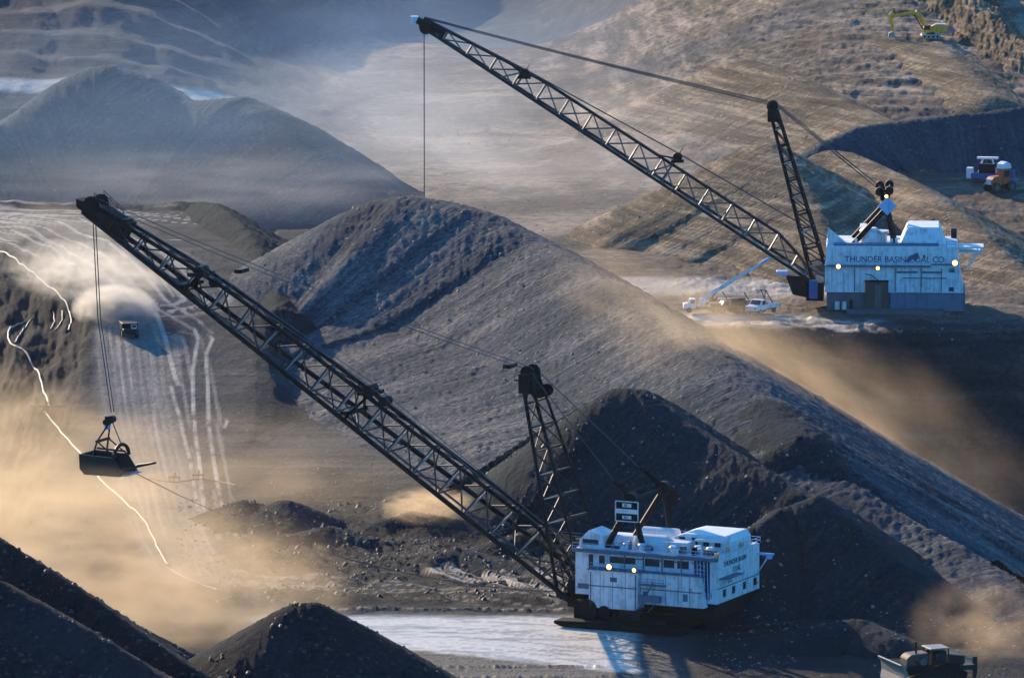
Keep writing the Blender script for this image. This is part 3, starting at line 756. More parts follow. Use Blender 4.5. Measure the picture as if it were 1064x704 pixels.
    for x, y in ((1.5, 7.4), (4.4, 7.2), (-4.5, 7.6), (7.0, 6.4), (-8.4, 5.6), (-11, 6.2)):
        MB().tube((x, y, 13.1), (x, y, 14.3), .5, n=12).tube((x, y, 14.2), (x, y, 14.5), .8, .5, n=12).build('roof_vent', W_, root)
    MB().prism([(8.6, 13.2), (13.2, 13.2), (13.0, 14.6), (11.2, 16.3), (8.6, 15.4)], 3.0, 8.6).build('operator_cab', W_, root, bevel=.06)
    MB().box(9.4, 12.4, 8.6, 8.7, 13.8, 14.7).build('cab_window', D_, root)
    rr = random.Random(5)
    for k in range(16):
        x = rr.uniform(-12.5, 7.5); y = rr.choice((7.2, 7.8, 8.3)); w = rr.uniform(.25, .8); hgt = rr.uniform(.5, 1.5)
        MB().box(x - w, x + w, y - .4, y + .4, 13.15, 13.15 + hgt).build('roof_box', rr.choice((B_, W_, M['base_grey'], K_)), root, bevel=.04)
    for k in range(5):
        x = -10.5 + k * 3.6
        MB().tube((x, 9.6, 10.1), (x, 9.6, 12.6), .13, n=6).tube((x, 9.6, 12.0), (x + 1.6, 9.6, 12.0), .1, n=6).build('wall_pipe', M['base_grey'], root)
    for x0, x1 in ((-12.6, -9.4), (10.0, 13.0)):
        MB().box(x0, x1, 9.31, 9.42, 6.0, 6.9).build('louvre', B_, root)
    MB().tube((.6, 12.35, 3.6), (.6, 12.35, 9.6), .09, n=5).tube((9.2, 12.35, 3.6), (9.2, 12.35, 9.6), .09, n=5).build('wall_pipe', M['base_grey'], root)
    for k in range(4):
        MB().tube((3.5 + k * 1.5, 5.5, 13.2), (2.2 + k * 1.5, 7.5, 15.0), .12, n=5).build('roof_stay', M['ltblue'], root)
    MB().tube((12.6, 4, 15), (12.6, 4, 18.2), .06, n=5).tube((-12.6, -8, 13.2), (-12.6, -8, 16.4), .08, n=5).build('antenna', K_, root)
    # stern wall: lettering, windows, belt, crane beam
    st = MB().box(-13.66, -13.5, -9.3, 9.3, 5.0, 13.05).build('stern_wall', W_, root)
    MB().box(-13.74, -13.66, -9.3, 9.3, 7.55, 7.72).build('belt_rail', B_, st)
    for y in (-7.3, -2.6, 2.2, 6.2):
        MB().box(-13.76, -13.66, y - .55, y + .55, 5.9, 7.2).build('window', D_, st)
    rot = (math.pi / 2, 0, -math.pi / 2)
    text('lettering', 'THUNDER BASIN', 1.25, M['ink'], st, (-13.70, 6.6, 11.2), rot, 1.05)
    text('lettering', 'COAL', 1.3, M['ink'], st, (-13.70, 2.6, 9.7), rot, 1.05)
    text('lettering', 'CO.', 1.0, M['ink'], st, (-13.70, 4.6, 8.1), rot, 1.05)
    MB().box(-15.2, -13.7, 1.2, 8.6, 9.3, 9.5).build('stern_platform', B_, st)
    cr = MB().box(-16.9, -13.6, -8.4, -8.0, 11.2, 11.6).tube((-13.7, -8.2, 7.8), (-16.0, -8.2, 11.2), .12, n=5).box(-16.4, -15.6, -8.7, -7.7, 10.6, 11.2).build('stern_beam', M['ltblue'], root)
    for (x, y, z) in ((-13.4, 9.0, 13.6), (-13.4, 4.0, 13.9), (-13.4, -2.0, 13.9)):
        MB().tube((x, y, z - .4), (x, y, z + .35), .42, n=10).build('beacon', M['yellow'], root)
    lamp(root, P(633, 588.5, 12.5), .48); lamp(root, P(659, 592, 12.5), .36)
    # fairlead and drag gear at the front foot
    g = MB().tube((9.8, 9.4, 2.9), (9.8, 12.4, 2.9), 1.8, n=20).tube((6.6, 9.4, 2.6), (6.6, 12.3, 2.6), 1.2, n=20).box(5.2, 13.0, 9.0, 11.0, 1.0, 4.0).build('drive_sheave', K_, root)
    f = MB().box(13.4, 16.8, -4, 5.5, 1.8, 6.6).box(13.4, 18.4, -5.5, 5.5, 3.0, 4.4).build('fairlead', K_, root, bevel=.08)
    for y in (-2, 2): sheave(f, (18, y, 3.4), 1.4, .8, M['steel'])
    # gantry: two side A frames
    apexN = P(656, 519, 7.0); apexF = P(690, 507, -7.0)
    hornN = P(641, 503, 7.0); hornF = P(668, 489, -7.0)
    legs = [(P(630, 570, 7.0), apexN), (P(669, 569, 7.0), apexN), (P(660, 557, -7.0), apexF), (P(698, 553, -7.0), apexF)]
    g = MB().tube(apexN, apexF, .35, n=6).tube(apexN + Vector((1.3, 0, 1.0)), apexF + Vector((1.3, 0, 1.0)), .2, n=6).build('gantry', K_, root)
    for a, b in legs:
        a = a.copy(); a.z = 13.1
        MB().tube(a, b, .62, .5, n=6).build('gantry_leg', K_, g)
    for a, b in ((apexN, hornN), (apexF, hornF)):
        MB().tube(a, b, .7, .35, n=6).tube(b, b + Vector((.7, 0, .5)), .5, .3, n=6).build('gantry_horn', K_, g)
    member('gantry_tie', hornN, hornF, .18, K_, g)
    for t in (.2, .4, .6, .8):
        a = apexN.lerp(apexF, t); b = hornN.lerp(hornF, t - .1); member('gantry_tie', a, b, .12, K_, g)
    for p in (apexN, apexF): 
        MB().tube(p + Vector((0, -.9, 0)), p + Vector((0, .9, 0)), 1.3, n=14).build('sheave', K_, g)
    # sign board on the near A frame, and the plain back of the far one
    c = P(651.5, 531, 8.0); bw, bh = 2.15, 1.75
    sg = MB().box(c.x - bw, c.x + bw, c.y - .08, c.y + .08, c.z - bh, c.z + bh).build('sign_board', K_, g)
    y0 = c.y + .08
    fr = MB()
    for q in (-bw, bw): fr.box(c.x + q - .09, c.x + q + .09, y0, y0 + .09, c.z - bh, c.z + bh)
    for q in (-bh, bh): fr.box(c.x - bw, c.x + bw, y0, y0 + .08, c.z + q - .09, c.z + q + .09)
    fr.build('sign_frame', M['white'], sg)
    MB().box(c.x - bw + .1, c.x + bw - .1, y0, y0 + .05, c.z - .38, c.z + .42).build('sign_stripe', M['white2'], sg)
    MB().box(c.x - .85, c.x + .85, y0, y0 + .05, c.z + .75, c.z + 1.4).build('sign_panel', M['white2'], sg)
    MB().box(c.x - .85, c.x + .85, y0, y0 + .05, c.z - 1.35, c.z - .75).build('sign_panel', M['white2'], sg)
    ro = (math.pi / 2, 0, math.pi)
    text('lettering', 'BE', .66, M['ink'], sg, (c.x + .5, y0 + .08, c.z + .84), ro)
    text('lettering', 'RC', .66, M['ink'], sg, (c.x + .5, y0 + .08, c.z - 1.28), ro)
    text('lettering', '- - - - - -', .6, M['ink'], sg, (c.x + 1.7, y0 + .08, c.z - .15), ro)
    c = P(693.5, 517, -7.6)
    MB().box(c.x - 1.9, c.x + .9, c.y - .1, c.y + .1, c.z - 1.6, c.z + 1.5).build('sign_board', K_, g)
    # boom
    foot = Vector((16.5, 0, 3.6)); tip = P(90, 219)
    boom, up, dn, nodes = truss_boom(root, foot, tip, 19, 6.6, 1.6, 5.2, 1.5, (M['black'], M['steel'], M['pale_steel']), .44, rs=.15)
    hd = MB(); a = tip - dn * 9 ; pr = []
    hd.prism([((a + up * .0).x, (a).z), ((tip + dn * 1.5).x, (tip + dn * 1.5).z), ((tip + dn * 2.4 + up * 1.2).x, (tip + dn * 2.4 + up * 1.2).z),
              ((tip + up * 3.0 - dn * 3).x, (tip + up * 3.0 - dn * 3).z), ((a + up * 3.6).x, (a + up * 3.6).z)], -1.7, 1.7)
    hd = hd.build('boom_point', K_, boom, bevel=.1)
    sheave(boom, tip + Vector((-2, 1.9, 1.5)), 1.5, .5, K_); sheave(boom, tip + Vector((-2, -1.9, 1.5)), 1.5, .5, K_)
    MB().rail([tip + up * 3 + Vector((-1, -1.8, 0)), tip + up * 3 - dn * 6 + Vector((0, -1.8, 0))], r=.07).rail([tip + up * 3 + Vector((-1, 1.8, 0)), tip + up * 3 - dn * 8 + Vector((0, 1.8, 0))], r=.07).build('handrail', M['steel'], boom)
    # two rope towers on the boom
    tops = []
    for (tx, ty) in ((209, 281), (385, 404)):
        q = P(tx, ty); tt = (q - foot).dot(dn) / (tip - foot).length
        n4 = nodes(tt); b4 = nodes(tt - .035); f4 = nodes(tt + .045)
        tp = q; tops.append(tp)
        tw = MB().box(tp.x - 1.5, tp.x + 1.5, -2.6, 2.6, tp.z - .9, tp.z - .2).tube(tp + Vector((0, -1.6, 0)), tp + Vector((0, 1.6, 0)), .9, n=12).tube(tp + Vector((-3, -1.4, -1.9)), tp + Vector((-3, 1.4, -1.9)), .8, n=12)
        tw.rail([tp + Vector((-1.5, 2.6, -.2)), tp + Vector((1.5, 2.6, -.2))], r=.06)
        tw = tw.build('rope_tower', K_, boom)
        for s, k in ((1, 0), (-1, 1)):
            for n_ in (n4, f4, b4):
                MB().tube(n_[2 + k], tp + Vector((0, s * 1.3, -.4)), .2, n=5).build('tower_leg', K_, tw)
        # dark cross frame down inside the boom
        MB().tube(n4[0], n4[3], .3, n=6).tube(n4[1], n4[2], .3, n=6).tube(b4[0], f4[1], .22, n=6).box(n4[0].x - .8, n4[0].x + .8, -4, 4, n4[0].z + .8, n4[0].z + 1.5).build('tower_frame', K_, boom)
    # mast
    mt = P(551, 392)
    mfoot = Vector((15.8, 0, 4.2))
    md = mt - mfoot
    mm = MB().box(mt.x - 1.0, mt.x + 1.3, -2.3, 2.3, mt.z - 2.6, mt.z + .8).box(mt.x - .4, mt.x + 3.4, -3.4, -.4, mt.z - .9, mt.z - .6)
    mm.rail([(mt.x + 3.3, -3.3, mt.z - .6), (mt.x + 3.3, -.5, mt.z - .6)], r=.07)
    mast = mm.build('mast', K_, root, bevel=.08)
    nbm = 9
    def mnode(t):
        w = 6.0 + (1.6 - 6.0) * t; dd = 2.6 + (0.9 - 2.6) * t
        c = mfoot + md * t; ax = Vector((md.z, 0, -md.x)).normalized()
        return [c + Vector((0, w, 0)) + ax * dd, c - Vector((0, w, 0)) + ax * dd, c + Vector((0, w, 0)) - ax * dd, c - Vector((0, w, 0)) - ax * dd]
    mp = [mnode(i / nbm) for i in range(nbm + 1)]
    for c in range(4):
        b = MB()
        for i in range(nbm): b.tube(mp[i][c], mp[i + 1][c], .34 if c < 2 else .26, n=6)
        b.build('chord', K_, mast)
    for i in range(1, nbm + 1):
        p = mp[i]
        member('cross_strut', p[0], p[1], .2, M['pale_steel'] if i in (1, 3, 4, 5, 7) else M['steel'], mast); member('cross_strut', p[2], p[3], .16, M['steel'], mast)
        member('upright', p[0], p[2], .15, M['steel'], mast); member('upright', p[1], p[3], .15, M['steel'], mast)
    for i in range(nbm):
        p, q = mp[i], mp[i + 1]
        member('diagonal_brace', p[0], q[1], .14, M['steel'], mast); member('diagonal_brace', p[1], q[0], .14, M['steel'], mast)
        member('diagonal_brace', p[2], q[0], .12, M['steel'], mast); member('diagonal_brace', p[3], q[1], .12, M['steel'], mast)
    for s in (-1, 1): sheave(mast, mt + Vector((0, s * 1.2, 1.0)), 1.3, .5, K_); sheave(mast, mt + Vector((-2.6, s * 1.6, -2.2)), 1.1, .5, K_)
    # ropes
    for s in (-1, 1):
        rope(root, [mt + Vector((0, s * 1.2, 1.6)), tip + up * 2.6 + Vector((0, s * 1.4, 0))], .075, M['rope_pale'], 'suspension_rope', sag=1.0)
        rope(root, [mt + Vector((0, s * 1.2, 1.8)), (hornN if s > 0 else hornF)], .09, M['rope'], 'backstay_rope')
        rope(root, [tip + up * 2.2 + Vector((0, s * .9, 0)), tops[0] + Vector((0, s * .9, .9)), tops[1] + Vector((0, s * .9, .9)), P(572, 552) + Vector((0, s * 1.0, 0)), Vector((12, s * 2.0, 13.6))], .075, M['rope_pale'], 'hoist_rope')
    for (sx, sy) in ((131, 229), (251, 281), (530, 379.5)):
        c = P(sx, sy); MB().box(c.x - .7, c.x + .7, -1.7, 1.7, c.z - .35, c.z + .35).build('rope_spreader', K_, root, bevel=.08)
    # hoist rope to the bucket and drag rope back (bucket is its own thing)
    bt = P(117, 428); 
    for s in (-.5, .5):
        rope(root, [tip + Vector((-1.5, s, -.6)), P(103, 330) + Vector((0, s, 0)), bt + Vector((0, s, 0))], .10, M['rope'], 'hoist_rope')
    rope(root, [P(142, 492) + Vector((0, 0, 0)), Vector((19, 0, 3.4))], .09, M['rope'], 'drag_rope', sag=5)
    return o, rz, P
oN, rzN, PN = near_dragline()

# ---------- bucket of the near dragline
def bucket():
    c = PN(113, 482); w = Vector((math.cos(rzN), math.sin(rzN), 0))
    base = oN + w * c.x
    root = empty('dragline_bucket', (base.x, base.y, c.z - 1.6), rzN)
    tag(root, 'steel dragline bucket hanging on chains over the haul road', 'bucket')
    L, H, Wd = 4.4, 3.7, 2.9
    m = MB()
    # shell: bottom, back, two sides, each with thickness; open towards the machine (-x)
    m.prism([(-L, .4), (-L + .6, 0), (L - 1, 0), (L, 1.0), (L + .1, H), (L - .25, H), (L - .35, 1.15), (L - 1.15, .3), (-L + .7, .3)], -Wd, Wd)
    for s in (-1, 1):
        m.prism([(-L, .4), (-L + .6, 0), (L - 1, 0), (L, 1.0), (L + .1, H), (-L + 2.0, H - .3)], s * Wd - .15, s * Wd + .15)
    m.build('shell', M['steel'], root)
    a = MB(); n = 10
    for i in range(n):
        t0 = math.pi * i / n; t1 = math.pi * (i + 1) / n
        a.tube((-L + 1.8, -Wd * math.cos(t0), H - .4 + 2.2 * math.sin(t0)), (-L + 1.8, -Wd * math.cos(t1), H - .4 + 2.2 * math.sin(t1)), .35, n=6)
    a.build('arch', M['steel'], root)
    for k in range(5):
        y = -Wd + .4 + k * (2 * Wd - .8) / 4
        MB().prism([(-L + .2, .1), (-L + .2, .5), (-L - 1.3, .25)], y - .22, y + .22).build('tooth', M['pale_steel'], root)
    top = Vector((-.4, 0, 9.7)); sb = [Vector((1.2, -Wd * .75, 6.1)), Vector((1.2, Wd * .75, 6.1))]
    MB().tube(Vector((1.2, -Wd * .85, 6.1)), Vector((1.2, Wd * .85, 6.1)), .28, n=8).tube((-2.2, -2.3, 3.9), (3.6, -2.3, 4.1), .18, n=6).build('spreader_bar', M['steel'], root)
    for s in (-1, 1):
        MB().tube(top, (1.2, s * Wd * .75, 6.1), .17, n=6).tube((1.2, s * Wd * .75, 6.1), (2.2, s * Wd, 2.0), .17, n=6).build('hoist_chain', M['steel'], root)
        MB().tube((1.2, s * Wd * .75, 6.1), (-L + 1.8, s * Wd * .8, 3.4), .15, n=6).build('hoist_chain', M['steel'], root)
        MB().tube(top + Vector((-.5, 0, -.4)), (-L + 1.8, 0, H + 1.8), .1, n=5).build('dump_rope', M['steel'], root)
        MB().tube((-L, s * Wd, 1.4), (-L - 5.2, 0, 2.6), .2, n=6).build('drag_chain', M['steel'], root)
    b = MB().box(-.9, .5, -.5, .5, 9.3, 10.5); b.tube((-.7, -.5, 10.0), (-.7, .5, 10.0), .7, n=12).tube((.4, -.5, 9.4), (.4, .5, 9.4), .55, n=12).build('sheave_block', M['steel'], root)
    MB().tube((.2, -.3, 8.5), (.2, .3, 8.5), .5, n=10).build('shackle', M['ltblue'], root)
bucket()

# ================= far dragline
def far_dragline():
    o, rz, P = frame(930, 319.5, 3)
    o.z = float(ground_z(o.x, o.y))
    root = empty('dragline', o, rz)
    tag(root, 'far walking dragline on the upper bench with THUNDER BASIN lettering along its house', 'dragline', 'walking draglines')
    Wm, B_, K_, D_ = M['white'], M['blue_deck'], M['black'], M['dark']
    Y0 = 10.0
    def X(px): return P(px, 300, Y0).x
    def Z(py): return P(930, py, Y0).z
    MB().tube((0, 0, -.5), (0, 0, 2.4), 8.8, n=40).build('tub', M['base_grey'], root)
    MB().box(X(1003), X(859), -9.6, 9.5, .5, Z(304.5)).build('revolving_frame', M['base_grey'], root, bevel=.05)
    for s in (1, -1):
        MB().prism([(-9.5, -.4), (9.5, -.4), (11, .6), (11, 1.2), (-11, 1.2), (-11, .6)], s * 12.6 - 1.5, s * 12.6 + 1.5).build('shoe', M['base_grey'], root)
    MB().box(X(1001), X(925), 9.5, 9.9, .6, Z(305)).build('stern_skirt', M['blue_deck'], root)
    z1, z2, z3 = Z(257), Z(276.5), Z(304)
    house = MB().box(X(995), X(858), -9.7, Y0, z2 - .3, z1).build('house', Wm, root, bevel=.04)
    low = MB().prism([(X(1001), z3), (X(857), z3), (X(857), z2 - .3), (X(996), z2 - .3)], -9.7, Y0 - .05).build('lower_house', Wm, root)
    ZT = z1
    # walkway ledge and rails
    wk = MB().box(X(967), X(856), Y0, Y0 + 1.0, z2 - .1, z2 + .25).build('walkway', B_, root)
    MB().box(X(996), X(967.3), Y0, Y0 + .5, Z(275), Z(273.5)).build('walkway', B_, root)
    MB().rail([(X(967), Y0 + .9, z2 + .25), (X(857), Y0 + .9, z2 + .25)], h=.9, r=.04).build('handrail', M['ltblue'], wk)
    MB().box(X(984), X(938), Y0 - .05, Y0 + .25, Z(289), Z(288)).build('belt_rail', B_, low)
    # lettering
    rot = (math.pi / 2, 0, math.pi)
    t = text('lettering', 'THUNDER BASIN COAL CO.', 1.95, M['ink'], house, (X(877.5), Y0 + .04, Z(272.4)), rot, .93)
    # emblem: a dark rearing figure with two dots above
    e = MB()
    pts = [(940, 272), (944, 266), (949, 264), (953, 262), (955, 266), (952, 271), (948, 269), (944, 273)]
    e.prism([(X(a), Z(b)) for a, b in pts], Y0 + .02, Y0 + .12); 
    for a in (953.5, 960): e.box(X(a + 1.2), X(a - 1.2), Y0 + .02, Y0 + .12, Z(268), Z(264.5))
    e.build('emblem', M['ink'], house)
    # lower wall panels and openings
    for px in list(range(864, 898, 6)) + list(range(926, 996, 5)):
        MB().box(X(px) - .05, X(px) + .05, Y0 - .06, Y0 + .03, z3 + .1, Z(279 if px < 900 else 290)).build('panel_seam', M['ltblue'], low)
    dr = MB().box(X(923), X(899), Y0 + .1, Y0 + .6, .7, Z(291.5)).build('doorway', M['brown'], root)
    MB().box(X(915.5), X(909), Y0 + .62, Y0 + .7, .8, Z(296)).build('door', M['base_grey'], dr)
    MB().box(X(923.5), X(898.5), Y0 + .1, Y0 + 1.2, Z(292.2), Z(291)).build('canopy', K_, dr)
    st = MB(); st.tube((X(905), Y0 + 1, Z(285)), (X(913), Y0 + 1, Z(291)), .12, n=4).tube((X(899), Y0 + 1, Z(284)), (X(907), Y0 + 1, Z(286)), .12, n=4); st.build('stair', K_, root)
    MB().box(X(991), X(986), Y0 - .05, Y0 + .1, Z(302), Z(298)).build('window', D_, low)
    MB().tube((X(992), Y0 + .4, Z(280)), (X(986), Y0 + .4, Z(280)), .45, n=10).build('exhaust_pipe', B_, low)
    for px in (870, 877): MB().tube((X(px), Y0 + .3, .8), (X(px), Y0 + .3, 2.6), .55, n=12).build('tank', Wm, root)
    MB().box(X(886), X(883), Y0 + .1, Y0 + .4, .6, 3.0).build('ladder', K_, root)
    for px, py, r in ((871, 276.5, .5), (912, 278, .42), (992, 272, .62)): lamp(root, (X(px), Y0 + 1.1, Z(py)), r)
    # roof
    MB().box(X(994), X(859), -9.6, 9.9, ZT, ZT + .2).build('roof', M['white2'], root)
    MB().prism([(X(881.5), ZT + .2), (X(859.5), ZT + .2), (X(859.5), Z(239))], 6.0, 7.2).build('wind_fin', Wm, root)
    MB().prism([(X(975), ZT + .2), (X(866), ZT + .2), (X(866), ZT + .8), (X(975), ZT + .8)], 8.0, 9.0).build('roof_curb', B_, root)
    rb = MB()
    xa, xb, xc, xd = X(982), X(935), X(942), X(976)
    zt = Z(241) + .3
    rb.add([(xa, 8, ZT + .2), (xb, 8, ZT + .2), (xc, 6.5, zt), (xd, 6.5, zt), (xa, -7, ZT + .2), (xb, -7, ZT + .2), (xc, -6, zt), (xd, -6, zt)],
           [(0, 1, 2, 3), (4, 7, 6, 5), (3, 2, 6, 7), (0, 3, 7, 4), (1, 5, 6, 2), (0, 4, 5, 1)])
    rb = rb.build('roof_house', Wm, root, bevel=.05)
    MB().box(X(975), X(943), -5.8, 6.3, zt, zt + .35).build('roof', M['white2'], rb)
    MB().tube((X(903), 4, ZT), (X(903), 4, Z(243)), 2.1, n=20).tube((X(903), 4, Z(243)), (X(903), 4, Z(240)), 2.4, 1.6, n=20).build('fan_housing', M['white2'], root)
    MB().tube((X(914), 3, ZT), (X(914), 3, Z(246)), 1.6, n=20).tube((X(914), 3, Z(246)), (X(914), 3, Z(243.5)), 2.3, 2.3, n=20).build('fan_housing', Wm, root)
    MB().box(X(900), X(893), -4, 3, ZT, Z(240)).build('roof_house', M['white2'], root, bevel=.05)
    for px in (889, 908, 926, 931): MB().tube((X(px), 7, ZT + .1), (X(px), 7, ZT + 1.6), .35, n=10).build('roof_vent', M['white2'], root)
    MB().rail([(X(934), 9.7, ZT + .2), (X(862), 9.7, ZT + .2)], r=.045).build('handrail', M['ltblue'], root)
    for px, w in ((968, 2.2), (946, 1.6), (936, 1.0)): MB().box(X(px) - w, X(px) + w, 10.0, 10.25, Z(283.5), Z(281.5)).build('louvre', B_, low)
    for px in (888, 930, 957, 978): MB().tube((X(px), Y0 + .2, Z(303)), (X(px), Y0 + .2, Z(278)), .1, n=5).build('wall_pipe', M['base_grey'], low)
    MB().rail([(X(993), 9.6, ZT + .2), (X(983), 9.6, ZT + .2)], r=.07).build('handrail', M['steel'], root)
    MB().rail([(X(993), -9, ZT + .2), (X(983), -9, ZT + .2)], r=.07).box(X(994), X(988), -9, -6, ZT, ZT + 2.4).build('roof_locker', M['steel'], root)
    # stern catwalk
    c = MB().box(X(1022), X(996), -4, 2, Z(262), Z(260.5)).tube((X(1021), 2, Z(261)), (X(1004), 2, Z(283)), .2, n=5).tube((X(1016), 2, Z(262)), (X(1008), 2, Z(280)), .14, n=5).box(X(1021), X(996), -4, 2, Z(267), Z(265.8))
    c.build('stern_catwalk', Wm, root)
    # gantry
    apN = P(921, 216, 6); 
    g = MB().tube((apN.x, -6, apN.z), (apN.x, 6, apN.z), .5, n=6).build('gantry', K_, root)
    for y in (6, -6):
        a = P(886, 257, 6); b = P(929, 257, 6)
        MB().tube((a.x, y, ZT + .1), (apN.x, y, apN.z), .85, .7, n=4).build('gantry_leg', K_, g)
        MB().tube((b.x, y, ZT + .1), (apN.x, y, apN.z), .75, .65, n=4).build('gantry_leg', K_, g)
        hp = P(914, 199, 6); MB().tube((apN.x, y, apN.z), (hp.x, y, hp.z), .5, .35, n=6).build('gantry_horn', K_, g)
        hq = P(924, 198, 6); MB().tube((apN.x, y, apN.z), (hq.x, y, hq.z), .4, .35, n=6).build('gantry_horn', K_, g)
        for q in (hp, hq, P(919, 205, 6)): MB().tube((q.x, y - .6, q.z), (q.x, y + .6, q.z), 1.0, n=12).build('sheave', K_, g)
    MB().tube((hp.x, -6, hp.z), (hp.x, 6, hp.z), .2, n=5).tube((hq.x, -6, hq.z), (hq.x, 6, hq.z), .2, n=5).build('gantry_tie', K_, g)
    s = 2.15; q = P(922, 214, 7)
    MB().add([(q.x + a, y, q.z + b) for y in (6.9, 7.05) for a, b in ((s, 0), (0, s), (-s, 0), (0, -s))], [(0, 1, 2, 3), (4, 7, 6, 5), (0, 4, 5, 1), (1, 5, 6, 2), (2, 6, 7, 3), (3, 7, 4, 0)]).build('diamond_sign', M['ltblue'], g)
    lamp(g, P(921, 204, 7.3), .4)
    # boom
    foot = P(846, 291); tip = P(436, 26)
    boom, up, dn, nodes = truss_boom(root, foot, tip, 17, 5.2, 1.1, 4.6, .55, (M['steel'], M['grey_steel'], M['mid_steel']), .36, rs=.17)
    a = tip - dn * 6
    MB().prism([(a.x, a.z), ((tip + dn).x, (tip + dn).z), ((tip + dn * 1.2 + up * 1.4).x, (tip + dn * 1.2 + up * 1.4).z), ((a + up * 2.2).x, (a + up * 2.2).z)], -1.2, 1.2).build('boom_point', K_, boom, bevel=.1)
    for y in (-1.5, 1.5): sheave(boom, tip + Vector((-1.5, y, -.5)), 1.5, .5, K_)
    MB().box(tip.x + .3, tip.x + 2.0, -.9, .9, tip.z + .4, tip.z + 2.0).build('floodlight', M['white2'], boom, bevel=.1)
    tops = []
    for (tx, ty) in ((545, 76), (704, 163)):
        q = P(tx, ty); tt = (q - foot).dot(dn) / (tip - foot).length; n4 = nodes(tt); f4 = nodes(tt + .04)
        tops.append(q)
        tw = MB().tube(q + Vector((0, -1, 0)), q + Vector((0, 1, 0)), 1.1, n=12).box(q.x - 1.4, q.x + 1.4, -1.4, 1.4, q.z - 1.2, q.z - .6).tube(q, q + Vector((-1.2, 0, 2.2)), .12, n=5).build('rope_tower', K_, boom)
        for s in (1, -1):
            for n_ in (n4, f4): MB().tube(n_[2], q + Vector((0, s, -.5)), .16, n=5).build('tower_leg', K_, tw)
        MB().tube(n4[0], n4[3], .2, n=5).tube(n4[1], n4[2], .2, n=5).tube(f4[0], n4[2], .2, n=5).build('tower_frame', M['grey_steel'], boom)
    # mast
    mt = P(804, 116); mf = P(853, 290); md = mt - mf
    mast = MB().box(mt.x - 1.2, mt.x + 1.4, -1.9, 1.9, mt.z - 2.2, mt.z + .6).build('mast', K_, root, bevel=.1)
    nb = 10; ax = Vector((md.z, 0, -md.x)).normalized()
    mp = []
    for i in range(nb + 1):
        t = i / nb; w = 4.6 * (1 - t) + 1.2 * t; dd = 1.9 * (1 - t) + .8 * t; c = mf + md * t
        mp.append([c + Vector((0, w, 0)) + ax * dd, c - Vector((0, w, 0)) + ax * dd, c + Vector((0, w, 0)) - ax * dd, c - Vector((0, w, 0)) - ax * dd])
    for c in range(4):
        b = MB()
        for i in range(nb): b.tube(mp[i][c], mp[i + 1][c], .36, n=6)
        b.build('chord', K_, mast)
    for i in range(1, nb + 1):
        p = mp[i]
        member('cross_strut', p[0], p[1], .18, M['grey_steel'], mast); member('cross_strut', p[2], p[3], .18, M['grey_steel'], mast)
        member('upright', p[0], p[2], .22, M['pale_steel'] if i % 2 else M['steel'], mast); member('upright', p[1], p[3], .18, M['steel'], mast)
    for i in range(nb):
        p, q = mp[i], mp[i + 1]
        member('diagonal_brace', p[0], q[1], .14, M['steel'], mast); member('diagonal_brace', p[2], q[0], .14, M['steel'], mast); member('diagonal_brace', p[3], q[1], .14, M['steel'], mast)
    for s in (-1, 1): sheave(mast, mt + Vector((.3, s * 1.0, 1.3)), 1.3, .5, K_)
    for s in (-1, 1):
        for dz in (0, .55):
            rope(root, [mt + Vector((0, s * 1.0, 1.5 + dz)), tip + up * 1.9 + Vector((0, s * 1.0, dz * .3))], .085, M['rope'], 'suspension_rope', sag=.4)
            rope(root, [mt + Vector((-.3, s * 1.0, 1.6 + dz)), (hp.x, s * 4, hp.z)], .085, M['rope'], 'backstay_rope')
        rope(root, [tip + up * 2.0 + Vector((0, s * .6, 0)), tops[0] + Vector((0, s * .6, .9)), tops[1] + Vector((0, s * .6, .9)), P(838, 236) + Vector((0, s * .6, 0)), (X(868), s * .8, ZT)], .08, M['rope'], 'hoist_rope')
        rope(root, [tip + Vector((-1.0, s * .4, 0)), P(441, 300) + Vector((0, s * .4, 0))], .1, M['rope'], 'hoist_rope')
    # foot gear
    f = MB().box(P(856, 300).x, P(838, 300).x, -6, 6, P(846, 309).z, P(846, 290).z).prism([(P(838, 300).x, P(838, 306).z), (P(824, 300).x, P(824, 303).z), (P(817, 300).x, P(817, 284).z), (P(838, 300).x, P(838, 284).z)], -5, 5).build('fairlead', K_, root, bevel=.1)
    MB().box(P(850, 300).x, P(841, 300).x, 6.05, 7.2, P(846, 306).z, P(846, 287).z).build('blue_cabinet', M['blue'], f, bevel=.1)
    MB().box(P(819, 300).x, P(807, 300).x, 2, 5, P(813, 283).z, P(813, 279).z).build('blue_tarp', M['ltblue'], f, bevel=.1)
far_dragline()

# ------------------------------------------------------------------ vehicles
def wheel(parent, c, r, w, axis='y'):
    c = Vector(c); a = Vector((0, w / 2, 0))
    o = MB().tube(c - a, c + a, r, n=18).build('wheel', M['tyre'], parent, bevel=.04)
    MB().tube(c - a * 1.06, c + a * 1.06, r * .5, n=12).build('rim', M['base_grey'], o)
    return o
def spot(px, py):
    p = gpt(px, py); z = float(surf(np.array([p[0]]), np.array([p[1]]))[0]); return (p[0], p[1], z)
def on_surface(px, py, Ya, Yb):
    d = ray(px, py); Ys = np.arange(Ya, Yb, .5); t = Ys / d[1]
    g = CAMZ + d[2] * t - surf(d[0] * t, Ys); i = int(np.argmax(g < 0))
    if g[i] >= 0: i = len(Ys) - 1
    t = Ys[i] / d[1]; return (d[0] * t, float(Ys[i]), float(surf(np.array([d[0] * t]), np.array([Ys[i]]))[0]))

